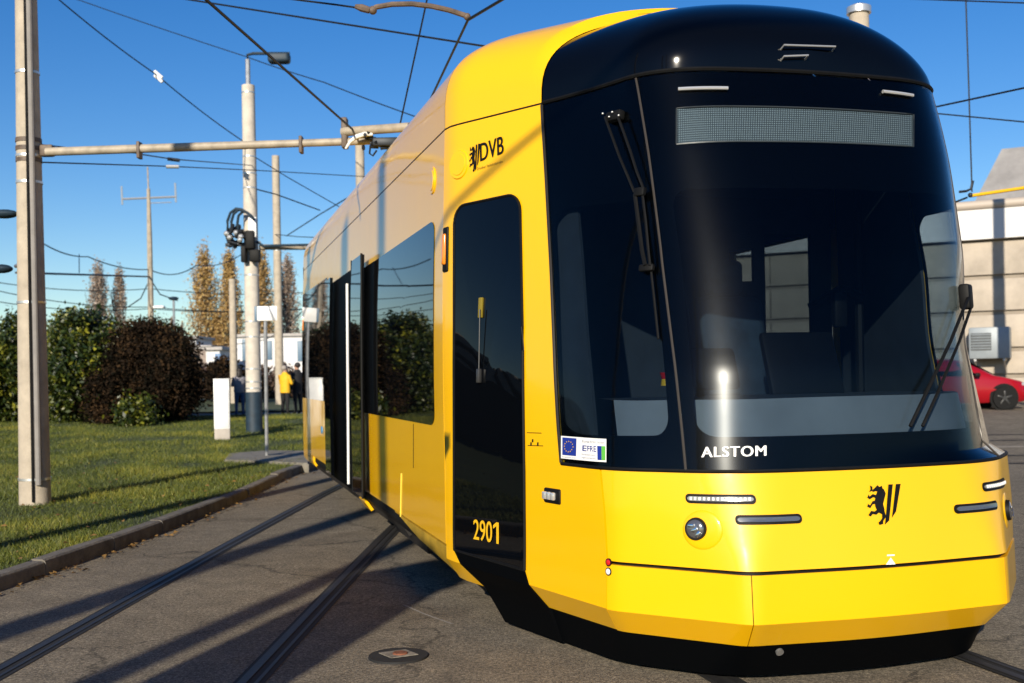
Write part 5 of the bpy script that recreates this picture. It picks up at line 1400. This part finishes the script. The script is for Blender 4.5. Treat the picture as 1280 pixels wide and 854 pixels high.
bm = BM(); add_tube(bm, [(X0, -0.15, (zF+zP)/2), (X1, -0.15, (zF+zP)/2)], (zP-zF)/2, 12); obj('gutter', bm, mat('gutter beige', (0.42, 0.36, 0.30), 0.5), ws_)
# roof monitor
a = on_facade(1213, 247); b = on_facade(1236, 200); xm0, xm1 = a.x, b.x
bm = BM()
y0, y1, y2 = 0.8, 2.2, 7.0; zt = b.z+0.75; zb = zP-0.05
pts = [(xm0, y0, zb), (xm1+0.3, y1, zt), (xm1+0.3, y2, zt), (xm0, y2+1, zb)]
vA = [bm.verts.new(q) for q in pts]; vB = [bm.verts.new((X1, q[1], q[2])) for q in pts]
for i in range(3): bm.faces.new((vA[i], vB[i], vB[i+1], vA[i+1]))
bm.faces.new(vA[::-1]); bm.faces.new(vB); obj('roof_monitor', bm, mat('monitor sheet', (0.33, 0.315, 0.30), 0.45, 0.3, var=0.18, vscale=1.2), ws_)
bm = BM(); add_box(bm, (X1-X0, 12.3, 0.1), TR((X0+X1)/2, 6.2, zF+0.052)); obj('roof', bm, M_steel, ws_)
# ventilation unit on the wall
a = on_facade(1211, 449, 0.9); b = on_facade(1262, 408, 0.9)
vu = thing('ventilation_unit', 'blue-grey louvred ventilation box on the workshop wall above the red car', 'ventilation unit', FA+fd*((a.x+b.x)/2)+Vector((fd.y, -fd.x, 0))*0.43+Vector((0, 0, (a.z+b.z)/2)), fang)
W, Hh = b.x-a.x, b.z-a.z; M_vent = mat('vent grey', (0.26, 0.29, 0.31), 0.5, 0.2, var=0.08)
bm = BM(); add_box(bm, (W, 0.8, Hh), None, 0.05); obj('housing', bm, M_vent, vu)
bm = BM(); add_box(bm, (W*0.5, 0.02, Hh*0.55), TR(-W*0.2, -0.405, 0.05)); lo = obj('louvre_frame', bm, mat('vent dark', (0.05, 0.055, 0.06), 0.6), vu)
bm = BM()
for k in range(6): add_box(bm, (W*0.48, 0.05, Hh*0.045), TR(-W*0.2, -0.425, 0.05-Hh*0.22+Hh*0.088*k) @ Matrix.Rotation(R(30), 4, 'X'), 0.004)
obj('slats', bm, M_vent, lo)
bm = BM()
for sx in (-.35, .35): add_box(bm, (0.08, 0.8, 0.08), TR(W*sx, 0, -Hh/2-0.045)); add_tube(bm, [(W*sx, -0.35, -Hh/2-0.06), (W*sx, 0.38, -Hh/2-0.6)], 0.03, 6)
obj('wall_bracket', bm, M_steel, vu)

# ================================================================== RED CAR
def build_car(label, base, rotz, scale=1.0):
    t = thing('parked_car', label, 'car', base, rotz)          # local: +x is the nose
    # stations x: (zlow, zbelt, zroof, half width low, belt, roof)
    st = [(-2.10, .42, .80, .82, .62, .60, .50), (-2.02, .30, .95, 1.00, .78, .74, .58), (-1.75, .24, .98, 1.22, .86, .80, .60), (-1.30, .22, .97, 1.40, .89, .84, .60), (-0.60, .20, .95, 1.47, .90, .86, .62), (0.0, .20, .94, 1.46, .90, .86, .62),
          (0.35, .20, .94, 1.39, .90, .86, .61), (0.80, .20, .95, 1.16, .89, .85, .66), (1.12, .22, .94, .965, .88, .83, .74), (1.5, .22, .87, .905, .87, .80, .70), (1.85, .22, .78, .82, .84, .74, .60), (2.05, .26, .68, .72, .74, .66, .50), (2.14, .36, .58, .60, .58, .54, .40)]
    bm = BM(); gx = []
    for (x, zl, zb, zr, wl, wb, wr) in st:
        h = zb-zl; up = zr-zb
        prof = [(0, zl), (wl*.86, zl), (wl*.98, zl+h*.18), (wl, zl+h*.5), ((wl*.5+wb*.5)*1.0, zl+h*.85), (wb, zb), (lerp(wb, wr, .5)+.02, zb+up*.5), (wr+.03, zb+up*.88), (wr*.8, zr), (0, zr+.02)]
        ring = [(x, -y, z) for y, z in prof]+[(x, y, z) for y, z in prof[-2:0:-1]]
        gx.append([bm.verts.new(q) for q in ring])
    n = len(gx[0])
    for a, b in zip(gx, gx[1:]):
        for i in range(n): bm.faces.new((a[i], a[(i+1) % n], b[(i+1) % n], b[i]))
    bm.faces.new(gx[0]); bm.faces.new(gx[-1][::-1])
    bmesh.ops.recalc_face_normals(bm, faces=bm.faces)
    # wheel openings: push the side in at the wheels is hidden by dark arches
    body = obj('body', bm, paint('car red', (0.28, 0.003, 0.009)), t, smooth_ang=38)
    M_cg = M_blkglass
    for s in (-1, 1):
        for (xa, xb) in ((-1.45, -0.62), (-0.54, 0.30)):
            bm = BM(); w0, w1 = .865, .665
            q = [(xa+.10 if xa < -1 else xa, s*w0, .98), (xb+(.28 if xb > 0 else 0), s*(w0), .97), (xb, s*(w1), 1.34), (xa+(.35 if xa < -1 else .02), s*w1, 1.36)]
            add = [bm.verts.new((a, b+s*0.004, c)) for a, b, c in q]; f = bm.faces.new(add if s < 0 else add[::-1]); bmesh.ops.extrude_face_region(bm, geom=[f]); obj('window', bm, M_cg, t)
        bm = BM(); add_box(bm, (.16, .12, .12), TR(.55, s*1.0, 1.0), .04, 3); obj('mirror', bm, M_rub, t)
        bm = BM(); add_sphere(bm, 1, TR(1.90, s*.66, .70) @ Matrix.Rotation(R(-12)*s, 4, 'Z') @ Matrix.Diagonal((.20, .12, .075, 1)), 16, 10); obj('headlight', bm, M_lens, t)
        bm = BM(); add_box(bm, (.16, .03, .04), TR(2.02, s*.62, .44) @ Matrix.Rotation(R(-50)*s, 4, 'Z'), .01); obj('fog_light', bm, M_white, t)
        for xw in (-1.30, 1.32):
            Mw = TR(xw, s*.905, .335) @ Matrix.Rotation(R(90)*s, 4, 'X')
            bm = BM(); add_cyl(bm, .40, .395, .04, TR(xw, s*.88, .345) @ Matrix.Rotation(R(90)*s, 4, 'X') , 32); obj('wheel_arch', bm, M_rub, t)
            bm = BM(); add_cyl(bm, .33, .32, .09, TR(xw, s*.86, .335) @ Matrix.Rotation(R(90), 4, 'X') @ TR(0, 0, -.045+(-.03 if s > 0 else .03)), 32); wh = obj('wheel', bm, M_rub, t)
            bm = BM(); y_ = s*.945
            for k in range(5): add_box(bm, (.05, .02, .20), TR(xw, y_, .335) @ Matrix.Rotation(2*math.pi*k/5, 4, 'Y') @ TR(0, 0, .11), .006)
            add_cyl(bm, .06, .06, .03, TR(xw, y_+(.015), .335) @ Matrix.Rotation(R(90), 4, 'X'), 16); obj('rim', bm, mat('dark alloy', (.05, .05, .05), .4, .6), wh)
    bm = BM(); v = [bm.verts.new(q) for q in ((1.06, -.70, 1.0), (1.06, .70, 1.0), (.42, .56, 1.385), (.42, -.56, 1.385))]; f = bm.faces.new(v); bmesh.ops.extrude_face_region(bm, geom=[f]); bmesh.ops.translate(bm, verts=bm.verts, vec=(.03, 0, .02)); obj('windscreen', bm, M_cg, t)
    bm = BM(); add_box(bm, (.05, .9, .12), TR(2.11, 0, .42), .02); obj('grille', bm, M_rub, t)
    t.scale = (scale,)*3
    return t
d = 34.6; p = at(1240, 509, d)
cs = 1.06
build_car('red hatchback parked in front of the workshop behind the tram front', (p.x-1.32*cs, d, 0.222), R(-4), cs)

# ================================================================== THINGS OUTSIDE THE FRAME THAT SHADE OR REFLECT
M_far = leaf_mat('yard tree leaves', (0.014, 0.025, 0.006), (0.04, 0.055, 0.012), (0.09, 0.09, 0.02))
sdir = Vector((math.sin(R(SUN_AZ)), math.cos(R(SUN_AZ)), 0))
for gpt, back, rad, hh, lab in ((Vector((-2.50, 10.2, 0)), 15.0, 0.19, 10.0, 'concrete pole behind the camera whose shadow lies along the left rail'), (Vector((-1.55, 8.6, 0)), 13.2, 0.13, 10.0, 'concrete pole behind the camera whose shadow climbs the tram side')):
    q = gpt-sdir*back; pole('catenary_pole', lab, (q.x, q.y, 0), rad, rad*.8, hh, M_conc)
q = Vector((-1.15, 7.6, 0))-sdir*8.6  # unseen column, added to cast the dark band beside the tram
tq = thing('shadow_column', 'plain round grey column added behind the camera for its shadow', 'column', (q.x, q.y, 0))
bm = BM(); add_cyl(bm, 0.40, 0.40, 3.7, TR(0, 0, 0), 40); obj('drum', bm, M_conc, tq)
bm = BM(); add_cyl(bm, 0.48, 0.48, 0.10, TR(0, 0, 3.702), 40); add_cyl(bm, 0.44, 0.10, 0.30, TR(0, 0, 3.80), 40); obj('cap', bm, M_navy, tq)
q = gnd(0, 682, 0.11)-sdir*5.2
pole('catenary_pole', 'concrete pole left of the view whose shadow crosses the lawn', (q.x, q.y, 0.1), 0.16, 0.12, 8.0, M_conc)
# pole right of the frame throwing its shadow on the workshop
q = (FA+fd*on_facade(1249, 380).x)-sdir*9.5
pole('catenary_pole', 'concrete pole right of the view in front of the workshop', (q.x, q.y, 0.2), 0.22, 0.2, 11.5, M_conc)
Pa, Pb = t2w(SO(*pz(555, 275), 0)), t2w(SO(*pz(668, 168), 0)); u3 = Vector((sdir.x*math.cos(R(SUN_EL)), sdir.y*math.cos(R(SUN_EL)), -math.sin(R(SUN_EL))))
Qa, Qb = Pa-u3*10.0, Pb-u3*10.0; e3 = (Qb-Qa)
o_ = Qa-e3*0.5; bm = BM(); add_tube(bm, [Vector((0, 0, 0)), e3*6], 0.026, 8); tag(obj('overhead_wire', bm, M_wire, None, o_), 'thick wire above the camera that shades the cab side', 'wire')
# depot hall on the left, mirrored in the cab door
t = thing('depot_hall', 'dark depot hall with a pale picket parapet left of the view', 'building', (-24, 19, 0), R(100))
bm = BM(); add_box(bm, (16, 8, 3.4), TR(0, 0, 1.7)); obj('wall', bm, mat('hall wall', (0.03, 0.028, 0.026), 0.8), t)
bm = BM()
for k in range(40): add_box(bm, (0.22, 0.05, 0.9), TR(-7.8+0.4*k, -4.05 , 3.0))
for k in range(40): add_box(bm, (0.22, 0.05, 0.9), TR(-7.8+0.4*k, 4.05 , 3.0))
obj('parapet', bm, mat('parapet board', (0.35, 0.33, 0.30), 0.8), t)
